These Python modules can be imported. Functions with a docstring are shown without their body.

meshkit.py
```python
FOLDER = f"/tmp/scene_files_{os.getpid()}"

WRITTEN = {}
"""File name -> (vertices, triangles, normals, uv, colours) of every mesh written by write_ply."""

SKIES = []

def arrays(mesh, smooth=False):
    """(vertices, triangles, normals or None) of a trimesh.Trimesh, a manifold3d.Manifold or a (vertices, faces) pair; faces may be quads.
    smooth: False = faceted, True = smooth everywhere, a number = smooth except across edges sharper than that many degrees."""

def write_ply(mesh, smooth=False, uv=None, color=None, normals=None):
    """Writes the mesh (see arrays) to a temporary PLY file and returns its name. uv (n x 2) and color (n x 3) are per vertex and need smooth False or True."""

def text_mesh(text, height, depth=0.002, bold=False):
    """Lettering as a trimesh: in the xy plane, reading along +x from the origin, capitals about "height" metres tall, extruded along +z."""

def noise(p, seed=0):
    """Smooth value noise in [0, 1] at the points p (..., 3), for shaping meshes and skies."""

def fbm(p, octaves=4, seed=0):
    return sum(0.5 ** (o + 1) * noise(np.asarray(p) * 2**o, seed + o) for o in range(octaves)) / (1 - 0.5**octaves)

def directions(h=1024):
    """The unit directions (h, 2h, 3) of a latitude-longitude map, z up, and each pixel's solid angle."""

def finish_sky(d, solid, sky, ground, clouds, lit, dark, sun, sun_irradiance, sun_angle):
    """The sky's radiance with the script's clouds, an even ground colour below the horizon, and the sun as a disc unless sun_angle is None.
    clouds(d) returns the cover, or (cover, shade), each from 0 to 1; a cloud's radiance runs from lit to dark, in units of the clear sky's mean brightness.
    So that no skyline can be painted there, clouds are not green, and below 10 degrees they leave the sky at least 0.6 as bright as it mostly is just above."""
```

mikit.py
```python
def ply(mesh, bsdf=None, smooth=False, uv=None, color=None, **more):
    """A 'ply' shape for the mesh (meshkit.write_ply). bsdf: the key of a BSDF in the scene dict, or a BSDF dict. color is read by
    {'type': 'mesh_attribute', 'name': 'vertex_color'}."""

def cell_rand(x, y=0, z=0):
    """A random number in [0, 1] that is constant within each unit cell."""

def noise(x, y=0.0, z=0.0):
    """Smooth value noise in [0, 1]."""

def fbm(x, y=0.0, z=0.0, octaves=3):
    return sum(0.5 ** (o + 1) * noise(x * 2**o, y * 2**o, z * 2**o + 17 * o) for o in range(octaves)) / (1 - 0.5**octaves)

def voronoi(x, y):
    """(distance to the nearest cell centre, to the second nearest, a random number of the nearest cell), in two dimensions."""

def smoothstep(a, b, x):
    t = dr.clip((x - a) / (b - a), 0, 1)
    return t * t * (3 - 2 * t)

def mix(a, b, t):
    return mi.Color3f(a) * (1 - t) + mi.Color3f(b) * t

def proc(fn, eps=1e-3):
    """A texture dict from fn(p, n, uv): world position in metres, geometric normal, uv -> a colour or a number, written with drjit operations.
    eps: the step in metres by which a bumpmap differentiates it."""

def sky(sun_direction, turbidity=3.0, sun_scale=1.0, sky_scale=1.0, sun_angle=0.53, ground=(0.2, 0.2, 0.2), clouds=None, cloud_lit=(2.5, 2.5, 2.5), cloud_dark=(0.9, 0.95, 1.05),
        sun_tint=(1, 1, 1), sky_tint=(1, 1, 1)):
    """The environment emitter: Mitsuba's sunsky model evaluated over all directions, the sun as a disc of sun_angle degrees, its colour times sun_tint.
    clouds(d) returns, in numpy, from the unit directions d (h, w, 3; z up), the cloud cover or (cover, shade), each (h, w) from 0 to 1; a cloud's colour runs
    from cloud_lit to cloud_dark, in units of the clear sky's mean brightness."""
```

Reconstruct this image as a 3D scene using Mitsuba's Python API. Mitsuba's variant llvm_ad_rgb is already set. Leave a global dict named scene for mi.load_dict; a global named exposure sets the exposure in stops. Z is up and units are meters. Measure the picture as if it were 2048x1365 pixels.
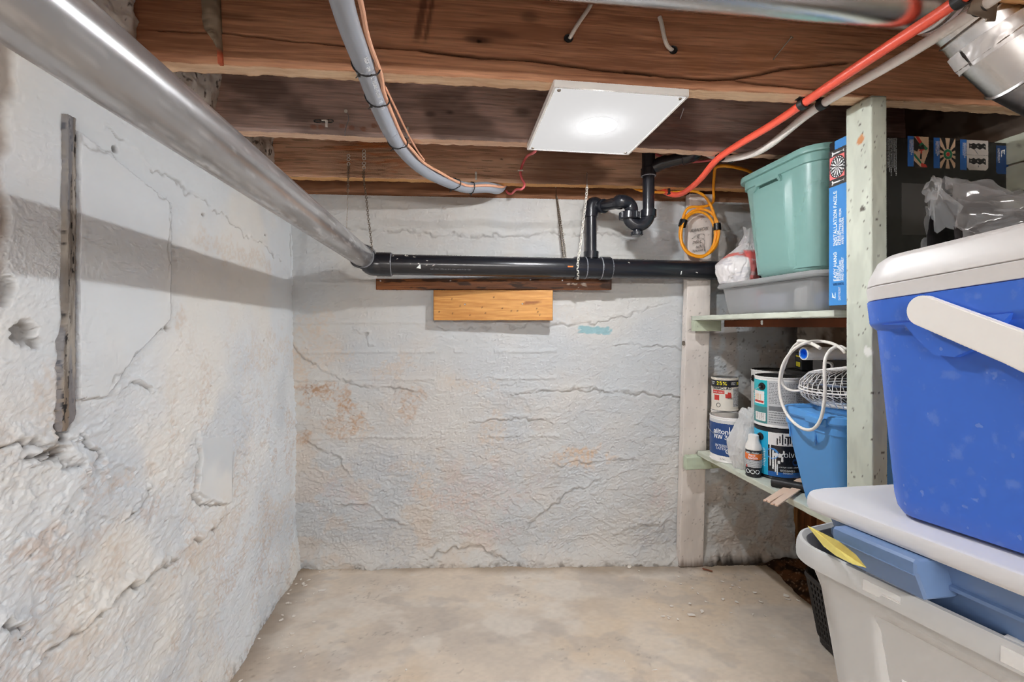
import math, random
import numpy as np, trimesh
import mitsuba as mi
import drjit as dr
import mikit, meshkit
from scipy.interpolate import CubicSpline
from scipy.spatial import ConvexHull
from shapely.geometry import Polygon, Point
import shapely

scene, labels = {}, {}
rng = np.random.default_rng(7)
random.seed(7)

# ------------------------------------------------------------------ camera, light, exposure
EYE = 1.155          # camera height above the floor
FPX = 910.0          # focal length in pixels of the 2048 wide frame
scene['camera'] = {
    'type': 'perspective', 'fov': 2 * math.degrees(math.atan(1024 / FPX)), 'fov_axis': 'x',
    'principal_point_offset_x': 0.0, 'principal_point_offset_y': 30.5 / 1365,
    'near_clip': 0.02, 'far_clip': 50.0,
    'to_world': mi.ScalarTransform4f().look_at([0, 0, EYE], [0, 1, EYE], [0, 0, 1])}
exposure = 0.10
LAMP = 2050.0
LAMP_FACE = 0.62     # radiance of the panel's diffuser around it
REAR = 125.0  # radiance of the unseen tubes behind the camera that soften the shadows


# ------------------------------------------------------------------ helpers
def lin(c):
    c = np.asarray(c, float) / 255.0
    return np.where(c <= 0.04045, c / 12.92, ((c + 0.055) / 1.055) ** 2.4)


def P(u, v, Y):
    """point at depth Y seen at photo pixel u, v"""
    return np.array([(u - 1024) / FPX * Y, Y, EYE + (652 - v) / FPX * Y])


def G(u, v, h):
    """point at height h above the eye (h may be negative)"""
    return P(u, v, h * FPX / (652 - v))


def mat(name, rgb, rough=0.5, metallic=0.0, spec=0.5, two=True, **more):
    b = {'type': 'principled', 'base_color': {'type': 'rgb', 'value': [float(x) for x in lin(rgb)]}, 'roughness': rough, 'metallic': metallic, 'specular': spec, **more}
    scene[name] = {'type': 'twosided', 'b': b} if two else b
    return name


def vcmat(name, rough, spec=0.3, metallic=0.0, **more):
    scene[name] = {'type': 'twosided', 'b': {'type': 'principled', 'base_color': {'type': 'mesh_attribute', 'name': 'vertex_color'}, 'roughness': rough, 'specular': spec, 'metallic': metallic, **more}}
    return name


def nb(key):
    if key not in scene and key not in labels:
        return key
    k = 1
    while f'{key}_{k:03d}' in scene or f'{key}_{k:03d}' in labels:
        k += 1
    return f'{key}_{k:03d}'


def thing(name, label, cat, group=None):
    key = nb(name)
    labels[key] = {'label': label, 'category': cat}
    if group:
        labels[key]['group'] = group
    return key


def put(key, mesh, bsdf, smooth=35, color=None, label=None, **more):
    """adds one entry; a taken key gets the next number"""
    if key in scene:
        key = nb(key)
    if color is not None:
        smooth = bool(smooth)
    scene[key] = mikit.ply(mesh, bsdf, smooth=smooth, color=color, **more)
    if label:
        labels[key] = {'label': label}
    return key


def solo(name, label, cat, mesh, bsdf, smooth=35, color=None, group=None):
    key = thing(name, label, cat, group)
    scene[key] = mikit.ply(mesh, bsdf, smooth=(bool(smooth) if color is not None else smooth), color=color)
    return key


def struct(name, mesh, bsdf, label, smooth=35, color=None):
    scene[name] = mikit.ply(mesh, bsdf, smooth=(bool(smooth) if color is not None else smooth), color=color)
    labels[name] = {'label': label, 'kind': 'structure'}
    return name


cat_ = trimesh.util.concatenate


def unit(a):
    a = np.asarray(a, float)
    return a / np.linalg.norm(a)


def frame(o, x, y=None, z=None):
    """4x4 with origin o and columns x, y, z (the missing one is computed, the second given one kept as a direction)"""
    x = unit(x)
    if y is not None:
        y = np.asarray(y, float); y = unit(y - x * (x @ y)); z = np.cross(x, y)
    else:
        z = np.asarray(z, float); z = unit(z - x * (x @ z)); y = np.cross(z, x)
    m = np.eye(4)
    m[:3, 0], m[:3, 1], m[:3, 2], m[:3, 3] = x, y, z, o
    return m


def along(o, zdir):
    zdir = unit(zdir)
    h = [1, 0, 0] if abs(zdir[0]) < 0.8 else [0, 1, 0]
    x = unit(np.cross(h, zdir))
    m = np.eye(4)
    m[:3, 0], m[:3, 1], m[:3, 2], m[:3, 3] = x, np.cross(zdir, x), zdir, o
    return m


def xf(mesh, m):
    mesh = mesh.copy(); mesh.apply_transform(m); return mesh


def tr(x, y, z):
    m = np.eye(4); m[:3, 3] = (x, y, z); return m


def yaw(deg):
    return trimesh.transformations.rotation_matrix(math.radians(deg), [0, 0, 1])


def spline(pts, n=40):
    pts = np.asarray(pts, float)
    t = np.r_[0, np.cumsum(np.sqrt(np.linalg.norm(np.diff(pts, axis=0), axis=1)))]
    return CubicSpline(t, pts)(np.linspace(0, t[-1], n))


def tube(pts, r, sides=14, cap=True, closed=False):
    p = np.asarray(pts, float); n = len(p)
    if closed:
        t = np.roll(p, -1, 0) - np.roll(p, 1, 0)
    else:
        t = np.gradient(p, axis=0)
    t /= np.linalg.norm(t, axis=1, keepdims=True) + 1e-12
    a = np.zeros_like(p)
    h = np.array([0, 0, 1.0]) if abs(t[0, 2]) < 0.9 else np.array([1.0, 0, 0])
    a[0] = unit(np.cross(t[0], h))
    for i in range(1, n):
        v = a[i - 1] - t[i] * (a[i - 1] @ t[i]); a[i] = unit(v)
    b = np.cross(t, a)
    ang = np.arange(sides) * 2 * np.pi / sides
    r = np.broadcast_to(r, (n,))
    v = p[:, None] + r[:, None, None] * (np.cos(ang)[None, :, None] * a[:, None] + np.sin(ang)[None, :, None] * b[:, None])
    v = v.reshape(-1, 3)
    f = []
    m = n if closed else n - 1
    i, j = np.meshgrid(np.arange(m), np.arange(sides), indexing='ij')
    i2, j2 = (i + 1) % n, (j + 1) % sides
    q = np.stack([i * sides + j, i * sides + j2, i2 * sides + j2, i2 * sides + j], -1).reshape(-1, 4)
    f = np.vstack([q[:, [0, 1, 2]], q[:, [0, 2, 3]]])
    if cap and not closed:
        v = np.vstack([v, p[0], p[-1]])
        k = np.arange(sides)
        f = np.vstack([f, np.stack([np.full(sides, n * sides), (k + 1) % sides, k], 1),
                       np.stack([np.full(sides, n * sides + 1), (n - 1) * sides + k, (n - 1) * sides + (k + 1) % sides], 1)])
    return trimesh.Trimesh(v, f, process=False)


def lathe(prof, n=40, m=None):
    """prof: (r, z) from bottom outside to the end; revolved about z"""
    prof = np.asarray(prof, float)
    ang = np.arange(n) * 2 * np.pi / n
    v = np.stack([prof[:, None, 0] * np.cos(ang), prof[:, None, 0] * np.sin(ang), np.repeat(prof[:, 1:], n, 1)], -1).reshape(-1, 3)
    i, j = np.meshgrid(np.arange(len(prof) - 1), np.arange(n), indexing='ij')
    q = np.stack([i * n + j, i * n + (j + 1) % n, (i + 1) * n + (j + 1) % n, (i + 1) * n + j], -1).reshape(-1, 4)
    g = trimesh.Trimesh(v, np.vstack([q[:, [0, 1, 2]], q[:, [0, 2, 3]]]), process=False)
    return g if m is None else xf(g, m)


def box(sx, sy, sz, b=0.002, m=None):
    """bevelled box centred on the origin"""
    h = np.array([sx, sy, sz]) / 2
    b = min(b, h.min() * 0.8)
    pts = []
    for s in np.ndindex(2, 2, 2):
        s = np.array(s) * 2 - 1
        for k in range(3):
            e = h - b; e[k] = h[k]
            pts.append(s * e)
    pts = np.array(pts)
    hull = ConvexHull(pts)
    f = hull.simplices.copy()
    c = np.cross(pts[f[:, 1]] - pts[f[:, 0]], pts[f[:, 2]] - pts[f[:, 0]])
    flip = (c * pts[f].mean(1)).sum(1) < 0
    f[flip] = f[flip][:, ::-1]
    g = trimesh.Trimesh(pts, f, process=False)
    return g if m is None else xf(g, m)


def boxat(lo, hi, b=0.002, m=None):
    lo, hi = np.array(lo, float), np.array(hi, float)
    g = box(*(hi - lo), b, tr(*((lo + hi) / 2)))
    return g if m is None else xf(g, m)


def rrect(w, d, r, n=6, side=10):
    """rounded rectangle, CCW, with points along the sides"""
    pts = []
    r = min(r, w / 2 - 1e-4, d / 2 - 1e-4)
    cs = [(w / 2 - r, -d / 2 + r, -90), (w / 2 - r, d / 2 - r, 0), (-w / 2 + r, d / 2 - r, 90), (-w / 2 + r, -d / 2 + r, 180)]
    for k, (cx, cy, a0) in enumerate(cs):
        arc = [(cx + r * math.cos(math.radians(a0 + 90 * i / n)), cy + r * math.sin(math.radians(a0 + 90 * i / n))) for i in range(n + 1)]
        pts += arc
        nx, ny, na = cs[(k + 1) % 4]
        e = np.array([nx + r * math.cos(math.radians(na)), ny + r * math.sin(math.radians(na))]); s = np.array(arc[-1])
        pts += [tuple(s + (e - s) * i / side) for i in range(1, side)]
    return np.array(pts)


def loft(rings, cap0=True, cap1=True):
    """rings: list of (N,3), CCW seen from the far end"""
    n = len(rings[0]); v = np.vstack(rings)
    i, j = np.meshgrid(np.arange(len(rings) - 1), np.arange(n), indexing='ij')
    q = np.stack([i * n + j, i * n + (j + 1) % n, (i + 1) * n + (j + 1) % n, (i + 1) * n + j], -1).reshape(-1, 4)
    f = [q[:, [0, 1, 2]], q[:, [0, 2, 3]]]
    k = np.arange(n)
    if cap0:
        v = np.vstack([v, rings[0].mean(0)]); f.append(np.stack([np.full(n, len(v) - 1), (k + 1) % n, k], 1))
    if cap1:
        v = np.vstack([v, rings[-1].mean(0)]); o = (len(rings) - 1) * n
        f.append(np.stack([np.full(n, len(v) - 1), o + k, o + (k + 1) % n], 1))
    return trimesh.Trimesh(v, np.vstack(f), process=False)


def rings(levels, n=6, side=10, off=None):
    """levels: (w, d, r, z[, cx, cy]); off(x, y, nx, ny, z) -> outward displacement"""
    out = []
    for lv in levels:
        w, d, r, z = lv[:4]
        p = rrect(w, d, r, n, side)
        if off is not None:
            t = np.roll(p, -1, 0) - np.roll(p, 1, 0); t /= np.linalg.norm(t, axis=1, keepdims=True)
            nrm = np.stack([t[:, 1], -t[:, 0]], 1)
            p = p + nrm * np.array([off(a[0], a[1], b[0], b[1], z) for a, b in zip(p, nrm)])[:, None]
        if len(lv) > 4:
            p = p + np.array(lv[4:6])
        out.append(np.c_[p, np.full(len(p), z)])
    return out


def grid(f, us, vs):
    """f(U, V) -> (..., 3) points; faces look along dU x dV"""
    U, V = np.meshgrid(us, vs, indexing='ij')
    p = f(U, V)
    n, m = U.shape
    i, j = np.meshgrid(np.arange(n - 1), np.arange(m - 1), indexing='ij')
    q = np.stack([i * m + j, (i + 1) * m + j, (i + 1) * m + j + 1, i * m + j + 1], -1).reshape(-1, 4)
    return trimesh.Trimesh(p.reshape(-1, 3), np.vstack([q[:, [0, 1, 2]], q[:, [0, 2, 3]]]), process=False), U.ravel(), V.ravel()


def fbm(x, y, z=0.0, o=4, seed=0):
    return meshkit.fbm(np.stack(np.broadcast_arrays(np.asarray(x, float), np.asarray(y, float), np.asarray(z, float)), -1), o, seed)


def sst(a, b, x):
    t = np.clip((np.asarray(x, float) - a) / (b - a), 0, 1)
    return t * t * (3 - 2 * t)


def mixc(c, d, t):
    t = np.clip(np.asarray(t, float), 0, 1)[..., None]
    return c * (1 - t) + np.asarray(d) * t


def polydist(x, y, pts):
    """distance to a polyline and the signed side of its nearest segment"""
    best = np.full(np.shape(x), 9.0); sgn = np.zeros(np.shape(x))
    for (ax, ay), (bx, by) in zip(pts[:-1], pts[1:]):
        dx, dy = bx - ax, by - ay
        t = np.clip(((x - ax) * dx + (y - ay) * dy) / (dx * dx + dy * dy + 1e-12), 0, 1)
        ex, ey = x - ax - t * dx, y - ay - t * dy
        d = np.hypot(ex, ey)
        s = np.sign(dx * ey - dy * ex)
        near = d < best
        best = np.where(near, d, best); sgn = np.where(near, s, sgn)
    return best, sgn


def inside(x, y, poly):
    s = shapely.polygons(np.asarray(poly))
    return shapely.contains_xy(s, x, y)


def slab(poly, t, m=None):
    """a flat polygon (list of points or shapely shape) of thickness t, from z = 0 to t"""
    s = Polygon(poly) if not hasattr(poly, 'geom_type') else poly
    parts = [trimesh.creation.extrude_polygon(g, t, engine='earcut') for g in getattr(s, 'geoms', [s])]
    g = cat_(parts)
    return g if m is None else xf(g, m)


def text(s, h, m, depth=0.0006, bold=False, shear=0.0, center=False):
    g = meshkit.text_mesh(s, h, depth, bold)
    if center:
        g.apply_translation([-g.bounds.mean(0)[0], 0, 0])
    if shear:
        k = np.eye(4); k[0, 1] = shear; g.apply_transform(k)
    return xf(g, m)


def bend(g, R):
    """x -> round a cylinder of radius R about z (0 faces -y), y -> height, z -> outwards"""
    g = g.copy(); v = np.array(g.vertices)
    a = v[:, 0] / R; r = R + v[:, 2]
    g.vertices = np.stack([r * np.sin(a), -r * np.cos(a), v[:, 1]], 1)
    return g


def patch(R, a0, a1, z0, z1, t=0.0004, n=None):
    """a curved label on a cylinder, angles in degrees from -y"""
    n = n or max(2, int(abs(a1 - a0) / 6))
    a = np.radians(np.linspace(a0, a1, n + 1))
    ring = lambda r, z: np.stack([r * np.sin(a), -r * np.cos(a), np.full(n + 1, z)], 1)
    rows = [ring(R - 0.001, z0), ring(R + t, z0), ring(R + t, z1), ring(R - 0.001, z1)]
    v = np.vstack(rows); f = []
    for r in range(3):
        for i in range(n):
            k = r * (n + 1) + i
            f += [[k, k + 1, k + n + 2], [k, k + n + 2, k + n + 1]]
    return trimesh.Trimesh(v, f, process=False)


def ring(c, axis, R, r, n=28, sides=8):
    m = along(c, axis)
    a = np.arange(n) * 2 * np.pi / n
    return tube((m[:3, :3] @ np.stack([R * np.cos(a), R * np.sin(a), a * 0])).T + np.asarray(c), r, sides, closed=True)


def woodcol(s, t, dark, light, seed=0, fs=3.0, ft=70.0, k=1.0):
    """wood colour from metres along (s) and across (t) the grain"""
    w = fbm(s * 4, t * 8, 3.3 * seed, 3, seed) * 0.02
    g = fbm(s * fs, (t + w) * ft, 1.7 * seed, 4, seed + 11)
    g2 = fbm(s * 2.2, t * 6, 5 + seed, 3, seed + 3)
    fine = fbm(s * 9, t * 320, 9 + seed, 2, seed + 5)
    fine2 = fbm(s * 14, t * 620, 4 + seed, 2, seed + 7)
    x = np.clip(0.5 + k * (1.6 * (g - 0.5) + 1.2 * (g2 - 0.5) + 1.0 * (fine - 0.5) + 0.8 * (fine2 - .5)), 0, 1)
    return mixc(np.broadcast_to(lin(dark), np.shape(s) + (3,)), lin(light), x)


# ------------------------------------------------------------------ materials
vcmat('vc_rough', 0.9, 0.15)
scene['vc_plaster'] = {'type': 'twosided', 'b': {'type': 'bumpmap', 'scale': 1.0, 'tex': mikit.proc(lambda p, n, uv: 0.0042 * mikit.fbm((p.x + p.y) * 120, p.z * 170, (p.x - p.y) * 60, 3) + 0.0016 * mikit.noise(p.x * 420, p.y * 420, p.z * 420), 0.0012),
                       'b': {'type': 'principled', 'base_color': {'type': 'mesh_attribute', 'name': 'vertex_color'}, 'roughness': .9, 'specular': .15}}}
vcmat('vc_semi', 0.5, 0.4)
vcmat('vc_gloss', 0.25, 0.5)
mat('abs_black', (26, 28, 34), 0.22, 0.0, 0.5, clearcoat=0.3, clearcoat_gloss=0.8)
mat('abs_black_dull', (20, 20, 22), 0.45)
mat('abs_grey_edge', (120, 122, 128), 0.4)
mat('grey_poly', (150, 156, 166), 0.42)
mat('steel', (205, 206, 208), 0.3, 1.0)
mat('steel_dark', (150, 140, 128), 0.4, 1.0)
mat('zinc_white', (225, 222, 214), 0.4, 0.15)
mat('black_plastic', (22, 21, 22), 0.42)
mat('white_plastic', (232, 229, 224), 0.4)
mat('white_gloss', (236, 234, 230), 0.3)
mat('white_paper', (232, 236, 236), 0.6)
mat('ink_black', (28, 28, 30), 0.6)
mat('ink_grey', (120, 122, 126), 0.6)
mat('ink_white', (236, 238, 240), 0.55)
mat('ink_red', (196, 60, 52), 0.55)
mat('ink_pink', (236, 120, 120), 0.55)
mat('ink_yellow', (244, 226, 40), 0.55)
mat('ink_green', (34, 120, 84), 0.55)
mat('ink_tan', (226, 196, 168), 0.55)
mat('ink_blue', (44, 108, 190), 0.5)
mat('ink_navy', (24, 60, 110), 0.5)
mat('ink_orange', (226, 112, 40), 0.55)
mat('pex_red', (236, 92, 70), 0.35)
mat('pex_white', (232, 226, 220), 0.4)
mat('cable_pink', (216, 104, 108), 0.45)
mat('cable_orange', (238, 156, 30), 0.42)
mat('cable_tan', (222, 168, 136), 0.5)
mat('cable_white', (234, 230, 222), 0.4)
mat('tape_black', (16, 16, 17), 0.3)

# ------------------------------------------------------------------ the setting
D = unit([-0.1297, 0.9915, 0])       # the room's depth direction
R = np.array([D[1], -D[0], 0])       # across, to the right
UP = np.array([0, 0, 1.0])
JB = EYE + 0.63                      # underside of the joists
wall_x = lambda Y: -0.752 - 0.131 * Y          # left wall
right_x = lambda Y: 1.42 + 0.131 * (2.27 - Y)  # right wall


def LW(u, v):
    """a place on the left wall as (Y, z)"""
    Y = 0.752 / ((1024 - u) / FPX - 0.131)
    return Y, EYE + (652 - v) / FPX * Y


def BW(u, v):
    """a place on the back wall as (x, z)"""
    return (u - 1024) / FPX * 2.215, EYE + (652 - v) / FPX * 2.215


WHITE = lin((197, 201, 204))
TAN = lin((210, 192, 174))
RUST = lin((186, 146, 108))
GREYP = lin((150, 154, 160))
DARK_BROWN = lin((70, 58, 46))
CEM = lin((150, 140, 130))


def plaster(x, z, seed, amp):
    """relief in metres: flaked coats, grit, pits and lumps; amp says how rough"""
    w = fbm(x * 6, z * 6, seed, 3, seed) - 0.5
    lump = (fbm(x * 7 + w, z * 8, seed + 3.1, 3, seed + 1) - 0.5) * 0.010
    f1 = sst(0.52, 0.55, fbm(x * 14 + 3 * w, z * 30 - 4 * w, seed + 5.5, 5, seed + 6))
    f2 = sst(0.50, 0.54, fbm(x * 34 + 5 * w, z * 64 + 4 * w, seed + 7.7, 4, seed + 2))
    pit = sst(0.66, 0.74, fbm(x * 58, z * 84, seed + 4.4, 2, seed + 8))
    grit = fbm(x * 110, z * 170, seed + 9, 2, seed + 4) - 0.5
    return lump * (0.35 + amp) + amp * (0.0026 * f1 + 0.0014 * f2 - 0.0034 * pit + 0.0034 * grit)


def blobs(c, x, z, spots, seed):
    """stains: (x, z, rx, rz, colour, strength)"""
    n = fbm(x * 14, z * 14, seed, 4, seed + 20) + 0.35 * (fbm(x * 70, z * 70, seed, 3, seed + 21) - 0.5)
    n2 = 0.3 + 0.7 * sst(0.40, 0.60, fbm(x * 95, z * 95, seed + 2, 3, seed + 22))
    for sx, sz, rx, rz, col, k in spots:
        k = k * 0.62
        d = np.hypot((x - sx) / rx, (z - sz) / rz)
        m = sst(0.42, 0.62, n + 0.42 * (1 - d) - 0.12) * sst(1.5, 0.7, d) * k * n2
        c = mixc(c, col, m)
    return c


def cracks(disp, c, x, z, lines, seed, dark=0.5):
    wob = (fbm(x * 25, z * 25, seed, 3, seed + 31) - 0.5) * 0.05
    wob2 = (fbm(x * 25, z * 25, seed + 5, 3, seed + 32) - 0.5) * 0.05
    for pts, depth, wid in lines:
        d, s = polydist(x + wob, z + wob2, pts)
        brk = sst(0.36, 0.5, fbm(x * 18, z * 18, seed + len(pts), 2, seed + 33))
        g = np.exp(-(d / wid) ** 2) * (0.35 + 0.65 * brk)
        disp = disp - depth * g + depth * 0.8 * np.exp(-((d - 2.2 * wid) / (2.4 * wid)) ** 2) * (s > 0)
        c = mixc(c, DARK_BROWN, dark * g * brk)  # crack lines coloured dark brown on top of their relief
    return disp, c


# -- left wall
YS = np.r_[np.linspace(-3.0, 0.62, 12)[:-1], np.arange(0.62, 2.26, 0.0026)]
ZS = np.r_[np.linspace(-0.02, 1.80, 620), np.linspace(1.80, 2.06, 50)[1:]]


def left_wall():
    Y, Z = (a.ravel() for a in np.meshgrid(YS, ZS, indexing='ij'))
    near = sst(0.55, 0.72, Y)
    low = sst(1.25, 0.75, Z + 0.25 * (fbm(Y * 5, Z * 5, 1, 3, 3) - 0.5))
    amp = 0.22 + 1.05 * low
    patchp = [LW(*p) for p in [(150, 262), (335, 405), (335, 640), (262, 712), (205, 795), (150, 800)]]
    inp = inside(Y, Z, patchp)
    rect = [LW(*p) for p in [(398, 875), (462, 872), (462, 1005), (440, 1012), (392, 985)]]
    inr = inside(Y, Z, rect)
    amp = np.where(inp | inr, 0.06, amp)
    d = plaster(Y, Z, 2, amp) + 0.009 * inp + 0.006 * inr
    d = d + 0.022 * sst(0.25, 0.0, Z) * (0.6 + 0.8 * fbm(Y * 8, Z * 8, 3, 3, 8))
    d = d + 0.02 * sst(2.1, 2.22, Y) * sst(0.2, 0.6, Z) * (0.5 + fbm(Y * 3, Z * 14, 4, 3, 9))
    top = sst(1.70, 1.82, Z + 0.08 * (fbm(Y * 16, Z * 16, 6, 3, 12) - 0.5))
    d = d + top * 0.035 * (fbm(Y * 20, Z * 20, 8, 4, 14) - 0.4)
    c = np.broadcast_to(lin((222, 228, 233)), (len(Y), 3))
    c = mixc(c, lin((230, 230, 227)), sst(0.4, 0.7, fbm(Y * 3, Z * 3, 5, 3, 15)))
    c = mixc(c, lin((206, 213, 220)), 0.8 * sst(0.45, 0.75, fbm(Y * 5, Z * 5, 9, 4, 16)) * (0.3 + 0.7 * low))
    m = sst(0.5, 0.66, fbm(Y * 9, Z * 7, 12, 4, 17) + 0.16 * (fbm(Y * 50, Z * 50, 2, 3, 18) - 0.5)) * (0.10 + 0.5 * low) * (~(inp | inr))
    c = mixc(c, TAN, 0.30 * m * sst(.40, .60, fbm(Y * 100, Z * 100, 2, 3, 19)))
    m2 = sst(0.60, 0.70, fbm(Y * 13, Z * 10, 31, 4, 27) + 0.2 * (fbm(Y * 60, Z * 60, 2, 3, 28) - 0.5)) * low * (~(inp | inr))
    c = mixc(c, RUST, 0.24 * m2 * sst(.42, .60, fbm(Y * 120, Z * 120, 2, 3, 29)))
    S = lambda u, v, ru, rv, col, k: (*LW(u, v), ru, rv, col, k)
    c = blobs(c, Y, Z, [S(545, 700, .35, .10, TAN, .5), S(480, 510, .35, .06, TAN, .55), S(350, 640, .05, .06, TAN, .7), S(120, 1130, .12, .04, RUST, .5), S(60, 1090, .06, .03, RUST, .6),
                        S(220, 1120, .06, .06, TAN, .6), S(540, 1030, .3, .12, TAN, .6), S(430, 1090, .2, .12, TAN, .5), S(90, 830, .05, .1, TAN, .6), S(130, 1300, .1, .08, TAN, .6),
                        S(300, 1200, .2, .1, TAN, .4), S(15, 880, .03, .08, TAN, .6), S(262, 955, .08, .03, TAN, .6)], 41)
    # bare mortar at the far left edge of the view and the broken spot beside it
    edge = LW(11, 300)[0]
    e = sst(0.012, -0.004, Y - edge + 0.05 * (fbm(Y * 12, Z * 12, 4, 4, 44) - 0.5)) * sst(1.18, 1.26, Z) * near
    c = mixc(c, lin((164, 156, 149)), e); d = d - 0.008 * e
    for u, v, ru, rv, dep in [(48, 668, .022, .022, .018), (8, 585, .02, .03, .014), (68, 690, .012, .015, .012), (228, 298, .012, .008, .012), (333, 657, .012, .008, .01), (405, 430, .012, .004, .007),
                              (122, 862, .016, .02, .02), (88, 907, .04, .008, .014), (232, 1197, .02, .008, .014), (212, 1212, .012, .006, .012), (110, 912, .02, .006, .014), (530, 470, .01, .004, .006), (528, 682, .006, .006, .006)]:
        sy, sz = LW(u, v)
        q = np.hypot((Y - sy) / ru, (Z - sz) / rv) + 1.1 * (fbm(Y * 60, Z * 60, u, 3, 50) - 0.5)
        g = sst(1.1, 0.5, q)
        d = d - dep * g; c = mixc(c, CEM * 0.55, 0.75 * g)
    L = lambda *pp: [LW(*p) for p in pp]
    d, c = cracks(d, c, Y, Z, [(L((75, 1330), (135, 1272), (200, 1225), (260, 1175), (330, 1120)), .010, .006), (L((210, 1210), (330, 1130), (400, 1080), (470, 1020)), .008, .006),
                               (L((0, 895), (60, 890), (105, 900), (150, 885)), .008, .005), (L((80, 925), (125, 915), (150, 935)), .010, .006), (L((165, 860), (190, 915), (215, 950)), .006, .004),
                               (L((240, 780), (270, 770), (300, 785)), .006, .004), (L((395, 880), (395, 960), (385, 1000), (440, 1012)), .007, .005), (L((0, 1260), (40, 1255)), .008, .005),
                               (L((250, 1040), (300, 985)), .006, .004), (L((335, 398), (335, 520), (335, 645)), .0015, .003), (L((335, 645), (262, 714), (205, 797)), .0015, .003),
                               (L((335, 405), (240, 335), (150, 265)), .001, .003), (L((215, 260), (300, 330), (400, 400), (560, 520)), .003, .003), (L((580, 470), (583, 560), (588, 700), (590, 900)), .006, .004)], 3, 0.35)
    # unpainted stone and mortar between the joists
    m = fbm(Y * 14, Z * 14, 21, 4, 60)
    stone = mixc(np.broadcast_to(lin((222, 219, 213)), c.shape), lin((170, 158, 146)), sst(0.45, 0.7, m))
    stone = mixc(stone, lin((54, 47, 42)), .85 * sst(0.64, 0.70, fbm(Y * 55, Z * 48, 33, 4, 61)) * top)
    c = mixc(c, stone, top)
    c = mixc(c, DARK_BROWN * 1.6, 0.5 * sst(0.55, 0.75, fbm(Y * 40, Z * 40, 61, 4, 62)) * sst(0.05, 0.0, Z))
    d = d * near
    x = wall_x(Y)
    p = np.stack([x, Y, Z], -1) + d[:, None] * np.array([0.9915, 0.1297, 0])
    n, k = len(YS), len(ZS)
    g, _, _ = grid(lambda U, V: p.reshape(n, k, 3), YS, ZS)
    g.faces = g.faces[:, ::-1] if g.face_normals[:200].mean(0)[0] < 0 else g.faces
    return g, c


g, c = left_wall()
struct('wall_left', g, 'vc_plaster', 'rough white painted plaster wall on the left with tan damp stains', True, c)

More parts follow.
